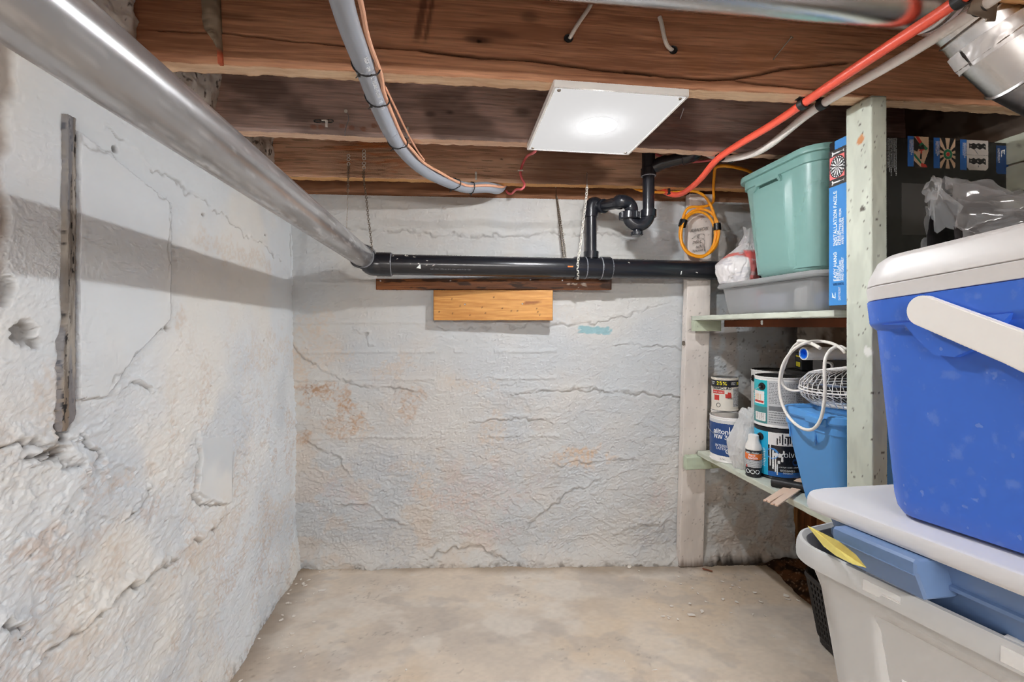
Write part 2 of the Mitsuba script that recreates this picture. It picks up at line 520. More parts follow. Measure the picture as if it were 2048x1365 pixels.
# a weathered strip of wood set upright in the left wall
y0, z0 = LW(120, 862); y1, z1 = LW(147, 241)
def strip_mesh():
    ts = np.linspace(0, 1, 520); rr = []
    for t in ts:
        z = z0 + (z1 - z0) * t
        ya = LW(121, 500)[0] - 0.013 * sst(0.34, 0.28, t) * (0.5 + 1.0 * fbm(t * 30, 1.0, 0, 3, 4)) + 0.002 * (fbm(t * 40, 2.0, 0, 2, 6) - .5)
        yb = LW(140, 500)[0] - 0.004 * sst(0.05, 0.0, t) - 0.018 * sst(0.035, 0.0, t)
        row = []
        for y, off in [(ya, -0.02), (ya, -.005), (ya, 0.007)] + [(ya + q_ * (yb - ya), 0.0115) for q_ in np.linspace(.06, .94, 14)] + [(yb, 0.008), (yb, 0), (yb, -0.02)]:
            row.append(np.array([wall_x(y), y, z]) + (off + 0.003 * (fbm(t * 60, y * 400, 0, 2, 9) - .5)) * np.array([.9915, .1297, 0]))
        rr.append(np.array(row))
    return loft(rr)
g = strip_mesh()
v = np.array(g.vertices)
cc = mixc(np.broadcast_to(lin((160, 155, 148)), v.shape), lin((118, 112, 106)), sst(.4, .65, fbm(v[:, 1] * 200, v[:, 2] * 9, 0, 3, 3)))
cc = mixc(cc, lin((132, 118, 104)), sst(1.1, .98, v[:, 2]) * .8)
cc = mixc(cc, lin((48, 46, 46)), sst(.67, .72, fbm(v[:, 1] * 260, v[:, 2] * 46, 0, 3, 5)))
cc = mixc(cc, lin((122, 126, 136)), .6 * sst(.5, .6, fbm(v[:, 1] * 160, v[:, 2] * 5, 4, 3, 6)))
solo('wooden_strip', 'grey weathered wooden strip set upright into the white left wall', 'wood strip', g, 'vc_rough', True, cc)

# -- back wall (three sides of the far bay: it runs on behind the shelves)
XS = np.r_[np.arange(-1.08, .92, 0.0030), np.arange(.92, 1.5, .0042)]
ZB = np.linspace(-0.02, EYE + 0.605, 570)


def back_y(x, z):
    t = z / (EYE + 0.6)
    return (2.205 + 0.018 * x) * (1 - t) + (2.185 + 0.07 * x) * t


def back_wall():
    X, Z = (a.ravel() for a in np.meshgrid(XS, ZB, indexing='ij'))
    low = sst(1.25, 0.2, Z + 0.3 * (fbm(X * 4, Z * 4, 1, 3, 103) - 0.5))
    amp = 0.38 + 0.8 * low
    d = plaster(X, Z, 12, amp)
    # faint courses left by the form boards
    for zc in (0.62, 0.9, 1.03, 1.17, 1.36, 1.5):
        zz = zc + 0.012 * (fbm(X * 5, zc * 3, 0, 3, 7) - .5)
        d = d + 0.004 * sst(-.012, .0, Z - zz) * sst(.02, .0, Z - zz) * (fbm(X * 6, zc, 1, 2, 5) > .42)
    d = d + 0.03 * sst(0.10, 0.0, Z) * (0.4 + fbm(X * 9, Z * 9, 3, 3, 108))
    top = sst(1.615, 1.66, Z + 0.05 * (fbm(X * 5, 2, 0, 3, 110) - .5))
    d = d + 0.028 * top + 0.006 * top * (fbm(X * 14, Z * 14, 0, 3, 9) - .5)
    c = np.broadcast_to(WHITE, (len(X), 3))
    c = mixc(c, lin((206, 205, 202)), sst(0.35, 0.7, fbm(X * 3, Z * 3, 5, 3, 115)))
    c = mixc(c, lin((184, 190, 196)), 0.4 * sst(0.45, 0.7, fbm(X * 5, Z * 6, 9, 4, 116)) * (0.3 + 0.7 * low))
    m = sst(0.50, 0.68, fbm(X * 7, Z * 9, 12, 4, 117) + 0.2 * (fbm(X * 60, Z * 60, 2, 3, 118) - 0.5))
    c = mixc(c, TAN, 0.3 * m * (0.3 + low) * sst(0.9, -0.6, X))
    S = lambda u, v, ru, rv, col, k: (*BW(u, v), ru / 410, rv / 410, col, k)
    PINK = lin((206, 188, 186)); BL = lin((178, 184, 192))
    c = blobs(c, X, Z, [S(660, 790, 60, 40, RUST, .85), S(690, 840, 45, 45, RUST, .7), S(640, 775, 60, 14, lin((160, 110, 60)), .8), S(725, 825, 20, 45, RUST, .7), S(820, 800, 40, 45, RUST, .65), S(620, 870, 22, 18, RUST, .8),
                        S(740, 860, 40, 18, TAN, .8), S(640, 700, 90, 60, TAN, .6), S(800, 740, 60, 40, TAN, .6), S(940, 770, 70, 22, TAN, .55), S(850, 960, 26, 60, TAN, .8), S(890, 1000, 60, 24, TAN, .6), S(830, 930, 50, 20, TAN, .6),
                        S(985, 870, 30, 60, TAN, .65), S(1160, 915, 60, 26, lin((214, 184, 154)), .9), S(1190, 900, 40, 20, lin((214, 184, 154)), .7), S(960, 990, 140, 80, PINK, .5), S(700, 985, 60, 40, PINK, .5), S(1000, 1060, 120, 40, PINK, .45),
                        S(760, 920, 60, 50, BL, .5), S(1060, 930, 70, 60, BL, .4), S(1310, 1060, 50, 40, BL, .6), S(1000, 630, 200, 30, TAN, .25), S(1320, 1000, 22, 34, PINK, .6), S(600, 740, 30, 80, TAN, .6), S(800, 1070, 120, 40, BL, .5), S(640, 640, 50, 30, TAN, .5)], 141)
    tx, tz = BW(1188, 661)
    q = sst(1.15, .8, np.maximum(np.abs(X - tx) / .08, np.abs(Z - tz + .05 * (X - tx)) / .018) + .8 * (fbm(X * 60, Z * 60, 0, 3, 70) - .5))
    c = mixc(c, lin((126, 178, 188)), .75 * q)
    L = lambda *pp: [BW(*p) for p in pp]
    d, c = cracks(d, c, X, Z, [(L((600, 690), (650, 740), (700, 760), (760, 775), (830, 782)), .005, .006), (L((870, 652), (905, 662), (960, 656), (1020, 655), (1080, 651), (1150, 650), (1220, 645), (1330, 610)), .004, .005),
                               (L((1030, 790), (1110, 780), (1170, 782), (1240, 790), (1365, 794)), .006, .006), (L((945, 843), (1020, 838), (1080, 840), (1100, 842)), .005, .005), (L((630, 878), (680, 905), (700, 935)), .006, .006),
                               (L((690, 1005), (740, 1010), (770, 1035), (820, 1048)), .007, .007), (L((1060, 1050), (1110, 1010), (1140, 985), (1190, 965)), .006, .006), (L((1230, 690), (1300, 695), (1370, 700)), .004, .005),
                               (L((860, 1110), (900, 1095), (960, 1090), (1010, 1110)), .008, .007), (L((1235, 1070), (1290, 1055), (1340, 1045)), .006, .006), (L((1110, 930), (1180, 925), (1270, 922)), .004, .005),
                               (L((725, 660), (745, 675), (755, 690)), .005, .004), (L((580, 480), (585, 560), (590, 700), (592, 1000)), .006, .005), (L((630, 465), (780, 470), (900, 478), (1200, 470), (1340, 480)), .004, .006)], 13, 0.25)
    # behind the shelves the wash is worn and dirty; corner and foot are coloured dark
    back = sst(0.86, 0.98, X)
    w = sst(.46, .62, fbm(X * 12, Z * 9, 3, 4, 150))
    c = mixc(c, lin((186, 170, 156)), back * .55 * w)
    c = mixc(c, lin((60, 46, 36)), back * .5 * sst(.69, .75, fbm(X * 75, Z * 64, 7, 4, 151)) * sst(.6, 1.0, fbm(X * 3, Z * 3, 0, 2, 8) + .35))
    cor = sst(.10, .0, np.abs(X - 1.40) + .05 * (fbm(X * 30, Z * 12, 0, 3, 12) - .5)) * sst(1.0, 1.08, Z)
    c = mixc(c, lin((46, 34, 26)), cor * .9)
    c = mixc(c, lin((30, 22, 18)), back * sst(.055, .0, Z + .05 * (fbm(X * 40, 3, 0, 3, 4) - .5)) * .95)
    c = mixc(c, DARK_BROWN * 1.8, .6 * sst(.5, .7, fbm(X * 30, Z * 30, 61, 4, 62)) * sst(.03, .0, Z))
    y = back_y(X, Z)
    p = np.stack([X, y - d, Z], -1)
    n, k = len(XS), len(ZB)
    g, _, _ = grid(lambda U, V: p.reshape(n, k, 3), XS, ZB)
    if g.face_normals[:200].mean(0)[1] > 0:
        g.faces = g.faces[:, ::-1]
    return g, c


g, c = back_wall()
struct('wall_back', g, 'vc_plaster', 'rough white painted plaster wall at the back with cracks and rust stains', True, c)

# -- floor
FX = np.r_[np.linspace(-1.15, 1.25, 420), np.linspace(1.25, 1.9, 40)[1:]]
FY = np.r_[np.linspace(-3.0, 1.2, 16)[:-1], np.linspace(1.2, 2.3, 210)]


def floor_mesh():
    X, Y = (a.ravel() for a in np.meshgrid(FX, FY, indexing='ij'))
    z = (fbm(X * 4, Y * 4, 0, 3, 201) - .5) * .008 + (fbm(X * 40, Y * 40, 0, 3, 202) - .5) * .003
    c = mixc(np.broadcast_to(lin((216, 203, 188)), (len(X), 3)), lin((198, 187, 176)), sst(.35, .7, fbm(X * 3, Y * 4, 0, 4, 203)))
    c = mixc(c, lin((220, 212, 202)), .7 * sst(.52, .68, fbm(X * 6, Y * 9, 4, 5, 204)))
    c = mixc(c, lin((210, 188, 162)), .5 * sst(.5, .7, fbm(X * 3, Y * 3, 9, 3, 205)))
    c = mixc(c, lin((176, 168, 162)), .35 * sst(.56, .7, fbm(X * 8, Y * 12, 14, 4, 206)))
    c = mixc(c, lin((130, 118, 106)), .35 * sst(.72, .78, fbm(X * 70, Y * 70, 2, 3, 207)) * sst(.5, .6, fbm(X * 5, Y * 5, 2, 2, 208)))
    c = c * (1 + .16 * (fbm(X * 60, Y * 90, 3, 4, 215) - .5))[:, None]
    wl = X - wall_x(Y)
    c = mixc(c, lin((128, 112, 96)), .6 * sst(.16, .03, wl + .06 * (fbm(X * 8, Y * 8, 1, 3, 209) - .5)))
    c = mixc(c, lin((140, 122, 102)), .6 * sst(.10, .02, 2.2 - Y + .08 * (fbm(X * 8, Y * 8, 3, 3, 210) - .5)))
    p = np.stack([X, Y, z - .002], -1)
    g, _, _ = grid(lambda U, V: p.reshape(len(FX), len(FY), 3), FX, FY)
    return g, c


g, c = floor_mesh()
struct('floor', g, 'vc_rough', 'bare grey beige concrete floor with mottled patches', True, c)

# paint flecks on the floor: one part of many
fl = []
for k in range(80):
    if k < 34:
        y = rng.uniform(1.45, 2.15); x = wall_x(y) + .04 + abs(rng.normal(0, .13))
    elif k < 70:
        x, y = rng.uniform(.55, 1.2), rng.uniform(1.75, 2.2)
    else:
        x, y = rng.uniform(-.7, 1.15), rng.uniform(1.45, 2.15)
    n = rng.integers(5, 8); a = np.sort(rng.uniform(0, 2 * np.pi, n)); s = rng.uniform(.002, .007) * (1.9 if rng.random() < .16 else 1)
    poly = Polygon(np.stack([np.cos(a) * s * 1.5, np.sin(a) * s], 1)).convex_hull
    if poly.geom_type == 'Polygon' and poly.area > 1e-6:
        fl.append(slab(poly, .0016, tr(x, y, .0015) @ yaw(rng.uniform(0, 180))))
mat('paint_fleck', (226, 220, 212), .8)
put('floor__paint_flecks', cat_(fl), 'paint_fleck', False); labels['floor__paint_flecks'] = {'label': 'small flakes of white paint', 'kind': 'stuff'}

# bare earth along the slab's edge under the shelves
def dirt_mesh():
    s = np.linspace(0, 1, 150); t = np.linspace(0, 1, 70)
    def f(U, V):
        Y = 1.45 + .78 * U
        xl = 1.215 + .10 * (2.27 - Y) * .5 + .03 * (fbm(Y * 9, 1, 0, 3, 4) - .5)
        X = xl + V * (right_x(Y) + .02 - xl)
        z = .004 + .022 * sst(0, .25, V) + .03 * (fbm(X * 22, Y * 22, 0, 4, 6) - .45) * sst(0, .15, V)
        return np.stack([X, Y, z], -1)
    g, U, V = grid(f, s, t)
    v = np.array(g.vertices)
    c = mixc(np.broadcast_to(lin((96, 62, 38)), v.shape), lin((40, 24, 14)), sst(.35, .65, fbm(v[:, 0] * 30, v[:, 1] * 30, 0, 4, 8)))
    c = mixc(c, lin((176, 150, 126)), .45 * sst(.74, .78, fbm(v[:, 0] * 120, v[:, 1] * 120, 0, 2, 9)))
    if g.face_normals.mean(0)[2] < 0:
        g.faces = g.faces[:, ::-1]
    return g, c
g, c = dirt_mesh()
k = solo('earth', 'strip of damp brown earth along the floor edge under the shelves', 'earth', g, 'vc_rough', True, c)
labels[k]['kind'] = 'stuff'

# -- right wall: worn wash in the middle, painted planks above, bare boards below
def right_wall():
    ys = np.r_[np.linspace(-3.0, .9, 6)[:-1], np.linspace(.9, 2.36, 170)]; zs = np.linspace(-.02, 2.06, 190)
    Y, Z = (a.ravel() for a in np.meshgrid(ys, zs, indexing='ij'))
    d = plaster(Y, Z, 52, .9) * sst(.8, 1.0, Y)
    c = mixc(np.broadcast_to(lin((190, 178, 166)), (len(Y), 3)), lin((120, 98, 80)), sst(.42, .62, fbm(Y * 10, Z * 10, 0, 4, 301)))
    c = mixc(c, lin((60, 46, 38)), .6 * sst(.64, .72, fbm(Y * 30, Z * 26, 5, 4, 302)))
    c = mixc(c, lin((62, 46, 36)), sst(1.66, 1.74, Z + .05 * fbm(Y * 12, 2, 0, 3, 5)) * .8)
    p = np.stack([right_x(Y), Y, Z], -1) - d[:, None] * np.array([.9915, .1297, 0])
    g, _, _ = grid(lambda U, V: p.reshape(len(ys), len(zs), 3), ys, zs)
    if g.face_normals[-200:].mean(0)[0] > 0:
        g.faces = g.faces[:, ::-1]
    return g, c
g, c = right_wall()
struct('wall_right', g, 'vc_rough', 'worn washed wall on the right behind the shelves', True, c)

vcmat('vc_paintwood', .6, .35)
def plank_mesh(L, h, t, base, seed, res=70, nick=.5):
    """a rough sawn board along x, centred, with a worn coat"""
    s = np.linspace(-L / 2, L / 2, res); rr = []
    for i, x in enumerate(s):
        q = rrect(t, h, .0025, 2, 7)
        q = q + .0016 * (fbm(q[:, 0] * 90, q[:, 1] * 60, x * 30 + seed, 2, seed)[:, None] - .5)
        rr.append(np.c_[np.full(len(q), x), q])
    g = loft(rr); v = np.array(g.vertices)
    c = mixc(np.broadcast_to(lin(base), v.shape), lin(base) * .86, sst(.4, .65, fbm(v[:, 0] * 14, v[:, 1] * 80, v[:, 2] * 60, 3, seed + 1)))
    c = mixc(c, lin((70, 60, 48)), nick * sst(.74, .78, fbm(v[:, 0] * 60, v[:, 1] * 150, v[:, 2] * 150, 3, seed + 2)))
    return g, c
GREEN = (204, 208, 190)
for k in range(6):
    g, c = plank_mesh(.62, .083, .014, GREEN, 310 + k)
    yc = 1.20
    m = frame([right_x(yc) - .012, yc, 1.245 + .089 * k], [-D[0], -D[1], 0], None, [0, 0, 1])
    # plank axes: x along the wall, y = thickness, z = height
    put('wall_right__plank', xf(g, m), 'vc_paintwood', True, c, 'pale green painted plank')
for k, (y, w, dk, lt) in enumerate([(2.245, .06, (92, 60, 34), (150, 108, 66)), (2.15, .07, (60, 34, 20), (112, 66, 38)), (2.04, .13, (112, 70, 40), (172, 118, 72)), (1.90, .12, (84, 54, 34), (140, 96, 60)), (1.77, .11, (70, 44, 28), (120, 80, 50))]):
    n = 60
    s = np.linspace(-.02, .56, n)
    rr = [np.c_[rrect(.03, w - .004, .002, 2, 10), np.full(len(rrect(.03, w - .004, .002, 2, 10)), z)] for z in s]
    g = loft(rr); v = np.array(g.vertices)
    c = woodcol(v[:, 2], v[:, 1] + y, dk, lt, 40 + k)
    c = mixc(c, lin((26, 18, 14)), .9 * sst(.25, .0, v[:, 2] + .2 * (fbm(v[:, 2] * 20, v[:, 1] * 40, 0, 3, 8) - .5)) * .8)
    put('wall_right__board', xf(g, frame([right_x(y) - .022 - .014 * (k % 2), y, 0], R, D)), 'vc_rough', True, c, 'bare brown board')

# -- subfloor above the joists, the unseen basement behind the camera, white to return light
mat('subfloor_dark', (92, 62, 44), .85, 0, .2)
struct('ceiling', boxat((-1.6, -3.1, 2.055), (2.0, 2.45, 2.085), .001), 'subfloor_dark', 'dark underside of the wooden floor above the joists', False)
for k in range(22):
    x = -1.45 + .15 * k
    put('ceiling__plank', boxat((x, -2.9, 2.035), (x + .146, 2.4, 2.054), .002), 'subfloor_dark', False)
mat('rear_white', (206, 204, 198), .9, 0, .2)
struct('wall_rear', boxat((-1.2, -3.04, 0), (2.4, -3.0, 2.05), .001), 'rear_white', 'unseen white wall behind the camera, returning lamp light into the basement', False)

# -- joists
def joist(name, label, Y0, sl, th, cols, seed, feats=None, xa=-1.25, xb=1.62, zb=JB, h=.25):
    s = np.arange(xa, xb, .006 if feats else .011)
    fz = np.r_[np.linspace(h, .03, 96 if feats else 30)[:-1], np.linspace(.03, 0, 12)]
    prof = [(0.0, z, 0) for z in fz] + [(th * t, 0.0, 1) for t in np.linspace(0, 1, 12)[1:]] + [(th, z, 2) for z in (.06, .15, h)]
    prof = np.array(prof)
    S, Kk = np.meshgrid(s, np.arange(len(prof)), indexing='ij')
    dy, dz, cl = prof[Kk, 0], prof[Kk, 1], prof[Kk, 2]
    front, bot = cl == 0, cl == 1
    rag = (fbm(S * 9, 0 * S, seed, 4, seed) - .5)
    edge = (fbm(S * 34, 0 * S, seed + 3, 3, seed + 1) - .5)
    y = Y0 + sl * S + dy + .010 * rag * (dy < th / 2) + .004 * edge * sst(.02, 0, dz) * (dy < th * .3)
    z = zb + dz + .006 * edge * (dz < .01) + .008 * (fbm(S * 2.2, 0 * S, seed + 5, 2, seed + 2) - .5)
    y = y + front * .0022 * (fbm(S * 14, dz * 150, seed, 3, seed + 6) - .5)
    z = z + bot * .004 * (fbm(S * 70, dy * 120, seed, 2, seed + 8) - .5)
    c = woodcol(S, dz, cols[0], cols[1], seed)
    cb = woodcol(S, dy, cols[2], cols[3], seed + 50, 9, 60)
    c = np.where((bot | (cl == 2))[..., None], cb, c)
    if feats:
        y, c = feats(S, dz, y, c, front, Y0, sl)
    p = np.stack([S, y, z], -1)
    g, _, _ = grid(lambda U, V: p, s, np.arange(len(prof)))
    if g.face_normals[:40].mean(0)[1] > 0:
        g.faces = g.faces[:, ::-1]
    return solo(name, label, 'joist', g, 'vc_rough', 30, c.reshape(-1, 3), group='rough sawn joists carrying the floor above')


def on_joist(u, v, Y0, sl):
    a = (u - 1024) / FPX
    x = Y0 * a / (1 - sl * a); Y = Y0 + sl * x
    return x, EYE + (652 - v) / FPX * Y - JB


J1, J2, J3 = (1.166, .10), (1.561, .11), (2.0, .09)


def feats1(S, z, y, c, front, Y0, sl):
    """long split, knots, dark splice mark"""
    for pts, wd in [([(320, 62), (450, 66), (600, 84), (760, 98), (840, 102)], .0018), ([(840, 102), (960, 116), (1090, 124), (1210, 142), (1300, 150)], .0042), ([(1250, 143), (1420, 160), (1470, 158), (1560, 140), (1690, 129)], .004), ([(1470, 165), (1540, 172), (1600, 180), (1740, 192)], .0022), ([(1760, 200), (1900, 210), (2040, 222)], .0018)]:
        q = [on_joist(u, v, Y0, sl) for u, v in pts]
        d, sg = polydist(S, z + .004 * (fbm(S * 20, 0 * S, 3, 3, 5) - .5), q)
        gg = np.exp(-(d / wd) ** 2) * front
        y = y + .012 * gg; c = mixc(c, lin((30, 16, 10)), .85 * gg)
        y = y - .004 * front * (sg < 0) * np.exp(-d / .03) * (d > wd)
    for u, v, rx, rz, k in [(960, 82, .05, .014, .75), (985, 70, .09, .02, .45), (1060, 35, .03, .02, .5), (1160, 25, .05, .02, .4), (460, 30, .08, .012, .4)]:
        kx, kz = on_joist(u, v, Y0, sl)
        q = np.hypot((S - kx) / rx, (z - kz) / rz) + .6 * (fbm(S * 18, z * 90, 5, 3, 7) - .5)
        c = mixc(c, lin((58, 40, 34)), k * sst(1.1, .3, q) * front)
    kx, kz = on_joist(958, 84, Y0, sl)
    c = mixc(c, lin((26, 16, 14)), front * sst(.008, .003, np.hypot(S - kx, (z - kz) * 1.2)))
    for ua, ub in [(838, 852), (858, 866)]:
        xa, _ = on_joist(ua, 40, Y0, sl); xb, _ = on_joist(ub, 40, Y0, sl)
        sh = .18 * (z - .17)
        m = sst(xa - .004, xa + .004, S - sh) * sst(xb + .004, xb - .004, S - sh) * sst(.075, .10, z + .004 * np.sin(z * 700))
        c = mixc(c, lin((74, 40, 30)), .7 * m * front)
    for u in (1395, 1520, 1610, 1850):
        kx, kz = on_joist(u, 120, Y0, sl)
        q = np.hypot((S - kx) / .06, (z - kz) / .05) + (fbm(S * 14, z * 20, u, 3, 9) - .5)
        c = mixc(c, lin((176, 118, 78)), .28 * sst(1, .5, q) * front)
    lft = sst(-.35, -.8, S)
    c = mixc(c, lin((110, 74, 52)), .35 * lft * front)
    return y, c


def feats2(S, z, y, c, front, Y0, sl):
    c = mixc(c, lin((34, 22, 20)), .55 * sst(.4, .65, fbm(S * 5, z * 9, 4, 4, 80)) * front)
    c = mixc(c, lin((96, 60, 52)), .5 * sst(.05, .7, S) * sst(.35, .6, fbm(S * 4, z * 10, 9, 3, 82)) * front)
    for u, v in [(627, 253), (641, 253), (684, 251), (703, 254), (727, 256), (747, 249)]:
        kx, kz = on_joist(u, v, Y0, sl)
        c = mixc(c, lin((150, 106, 88)), .8 * front * sst(1.1, .85, np.hypot((S - kx) / .010, (z - kz) / .008)))
    for u, v, r in [(1045, 225, .05), (860, 228, .03), (900, 225, .02)]:
        kx, kz = on_joist(u, v, Y0, sl)
        c = mixc(c, lin((30, 22, 24)), .6 * front * sst(1, .2, np.hypot((S - kx) / r, (z - kz) / (.5 * r))))
    c = mixc(c, lin((150, 110, 98)), .5 * front * sst(.72, .78, fbm(S * 12, z * 160, 3, 3, 90)) * sst(-.2, .1, S))
    return y, c


def feats3(S, z, y, c, front, Y0, sl):
    w = fbm(S * 7, z * 40, 2, 4, 91)
    m = np.abs(np.sin((z + .02 * fbm(S * 5, z * 12, 0, 3, 5)) * 520)) ** 3
    hot = sst(.25, .05, np.abs(S + .62)) * .9
    c = mixc(c, lin((206, 116, 54)), hot * .8 * sst(.45, .6, w) * front)
    c = mixc(c, lin((58, 26, 12)), hot * .8 * m * front)
    c = mixc(c, lin((76, 52, 46)), .7 * sst(-.2, .2, S) * sst(.35, .6, fbm(S * 4, z * 10, 7, 3, 92)) * front)
    for u, v, r in [(830, 305, .035), (1003, 318, .007)]:
        kx, kz = on_joist(u, v, Y0, sl)
        c = mixc(c, lin((30, 18, 14)), .8 * front * sst(1, .4, np.hypot((S - kx) / r, (z - kz) / (.7 * r)) + .4 * (w - .5)))
    c = mixc(c, lin((120, 92, 70)), .6 * front * sst(.68, .76, fbm(S * 9, z * 170, 3, 3, 94)))
    return y, c


joist('ceiling_joist', 'red brown wooden joist with a long split, nearest whole one, above the panel lamp', *J1, .045, ((160, 112, 86), (214, 160, 126), (204, 168, 138), (230, 200, 168)), 61, feats1)
joist('ceiling_joist', 'dark stained wooden joist behind the panel lamp with round knot marks', *J2, .045, ((160, 138, 130), (208, 180, 170), (204, 166, 142), (228, 196, 170)), 62, feats2)  # this and the next joist: wood tones lifted for light that misses them
joist('ceiling_joist', 'orange brown wooden joist with chains nailed to it, in front of the back wall', *J3, .045, ((184, 140, 114), (228, 188, 158), (200, 150, 100), (222, 176, 124)), 63, feats3)
joist('ceiling_joist', 'wooden joist overhead at the top right corner, in front of the silver duct', .725, .12, .045, ((104, 66, 42), (160, 108, 70), (190, 140, 92), (216, 170, 120)), 64)
joist('sill_beam', 'dark brown sill beam lying on top of the back wall', 2.165, .075, .09, ((120, 84, 62), (166, 122, 94), (60, 36, 22), (104, 66, 42)), 65, None, -1.2, 1.55, EYE + .598, .285)

# ------------------------------------------------------------------ lamps
mat('panel_white', (236, 234, 230), .45)
pc = np.array([.262, 1.396, JB - .009]); pex, pey = unit([.356, .047, 0]), unit([-.0587, .41, 0])
pm = frame(pc, pex, pey)
t = thing('panel_lamp', 'square white LED panel lamp screwed to the joists, glowing in the middle', 'lamp')
W_, D_ = .369, .423
fr = slab(Polygon(rrect(W_, D_, .004, 2, 2)).difference(Polygon(rrect(W_ - .012, D_ - .012, .003, 2, 2))), .018, pm @ tr(0, 0, -.0095))
put(t + '__frame', cat_([fr, box(W_ - .012, D_ - .012, .006, .001, pm @ tr(0, 0, .0055))]), 'panel_white', False)
scene['lamp_diffuser'] = {'type': 'twosided', 'b': {'type': 'diffuse', 'reflectance': {'type': 'rgb', 'value': [.06, .06, .06]}}}
g = box(W_ - .013, D_ - .013, .004, .0005, pm @ tr(0, 0, -.0062))
put(t + '__diffuser', g, 'lamp_diffuser', False, emitter={'type': 'area', 'radiance': {'type': 'rgb', 'value': [LAMP_FACE, LAMP_FACE * .98, LAMP_FACE * .97]}})
a = np.arange(40) * 2 * np.pi / 40
for nm, r0, r1, L, zz in [('glare_ring', .021, .060, 2.6, -.0086), ('led_core', 0, .022, LAMP, -.0086)]:  # the ring emits to widen the small core like glare
    vv = np.vstack([np.stack([r1 * np.cos(a), r1 * np.sin(a), a * 0], 1), np.stack([r0 * np.cos(a), r0 * np.sin(a), a * 0], 1)])
    i = np.arange(40); j = (i + 1) % 40
    ff = np.vstack([np.stack([i, 40 + j, j], 1), np.stack([i, 40 + i, 40 + j], 1)])
    if r0 == 0:
        ff = ff[:40] * 0 + np.stack([i, np.full(40, 40), j], 1)
    gg = trimesh.Trimesh(vv, ff, process=False)
    if r0 == 0:
        gg = lathe([(r1 * math.sin(k), -r1 * .62 * math.cos(k)) for k in np.linspace(0.001, math.pi / 2, 9)], 32)
    put(t + '__' + nm, xf(gg, pm @ tr(0, 0, zz)), 'lamp_diffuser', False, emitter={'type': 'area', 'radiance': {'type': 'rgb', 'value': [L * .965, L * .985, L]}})
for sx in (-1, 1):
    for sy in (-1, 1):
        put(t + '__screw', lathe([(0, -.0115), (.004, -.0112), (.0052, -.0095), (.0052, -.0065)], 16, pm @ tr(sx * (W_ / 2 - .018), sy * (D_ / 2 - .018), 0)), 'steel_dark')

t = thing('unseen_tube_lamp', 'unseen twin tube lamp out of view behind the camera, placed to lighten the shadows', 'lamp')  # out of view; kind and strength chosen to lift the shadows ahead
put(t + '__housing', box(1.24, .2, .05, .006, tr(.35, -1.3, JB - .03)), 'white_plastic')
scene['tube_glass'] = {'type': 'twosided', 'b': {'type': 'principled', 'base_color': {'type': 'rgb', 'value': [.8, .8, .8]}, 'roughness': .4}}
for k in (-1, 1):
    put(t + '__tube', tube(np.array([[-.25, -1.3 + .06 * k, JB - .09], [.95, -1.3 + .06 * k, JB - .09]]), .019, 16), 'tube_glass', emitter={'type': 'area', 'radiance': {'type': 'rgb', 'value': [REAR, REAR * .975, REAR * .95]}})

# ------------------------------------------------------------------ the grey drain pipe on the left and the black pipe along the back wall
scene['dull_metal_pipe'] = {'type': 'twosided', 'b': {'type': 'principled', 'base_color': {'type': 'mesh_attribute', 'name': 'vertex_color'}, 'roughness': .26, 'metallic': .6, 'specular': .6, 'clearcoat': .3, 'clearcoat_gloss': .75}}
pe = np.array([-.628, 1.93, 1.4440]); pd = unit([-.118, 1, -.006])
ss = np.linspace(0, 1.95, 160)
pts = pe[None] - pd[None] * ss[:, None]
g = tube(pts, .0435, 56)
v = np.array(g.vertices); dd = (pe - v) @ pd
ang = np.arctan2((v - pe) @ np.cross(pd, [0, 0, 1]), v[:, 2] - (pe[2] - dd * pd[2]))
c = mixc(np.broadcast_to(lin((176, 176, 178)), v.shape), lin((146, 144, 144)), sst(.35, .7, fbm(dd * 6, ang * 2, 0, 4, 401)))
c = mixc(c, lin((206, 206, 208)), .6 * sst(.62, .74, fbm(dd * 14, ang * 7, 3, 4, 402)))
c = mixc(c, lin((150, 132, 126)), .2 * sst(.6, .72, fbm(dd * 9, ang * 5, 8, 4, 403)))
c = mixc(c, lin((70, 68, 70)), .5 * sst(.16, .02, dd) * sst(.35, .6, fbm(dd * 20, ang * 3, 2, 3, 404)))  # dark reflection towards the far end painted into the colour
t = thing('drain_pipe', 'thick grey drain pipe running along the left wall towards the camera', 'pipe')
put(t + '__pipe', g, 'dull_metal_pipe', True, c)

bl, br = P(760, 529, 1.955), P(1440, 541.5, 2.15)
bd = unit(br - bl)
# elbow from the grey pipe into the black one
ctrl = [pe - pd * .035, pe + pd * .02, pe + pd * .055 + bd * .012 + [0, 0, -.006], bl - bd * .035 + pd * .004, bl + bd * .005]
put(t + '__elbow', cat_([tube(spline(ctrl, 24), .0465, 40), ring(pe - pd * .033, pd, .0475, .004, 40), ring(pe - pd * .012, pd, .0475, .0025, 40)]), 'abs_black', label='black elbow at its far end')
put(t + '__elbow_bead', ring(pe - pd * .037, pd, .0455, .003, 40), 'abs_grey_edge')

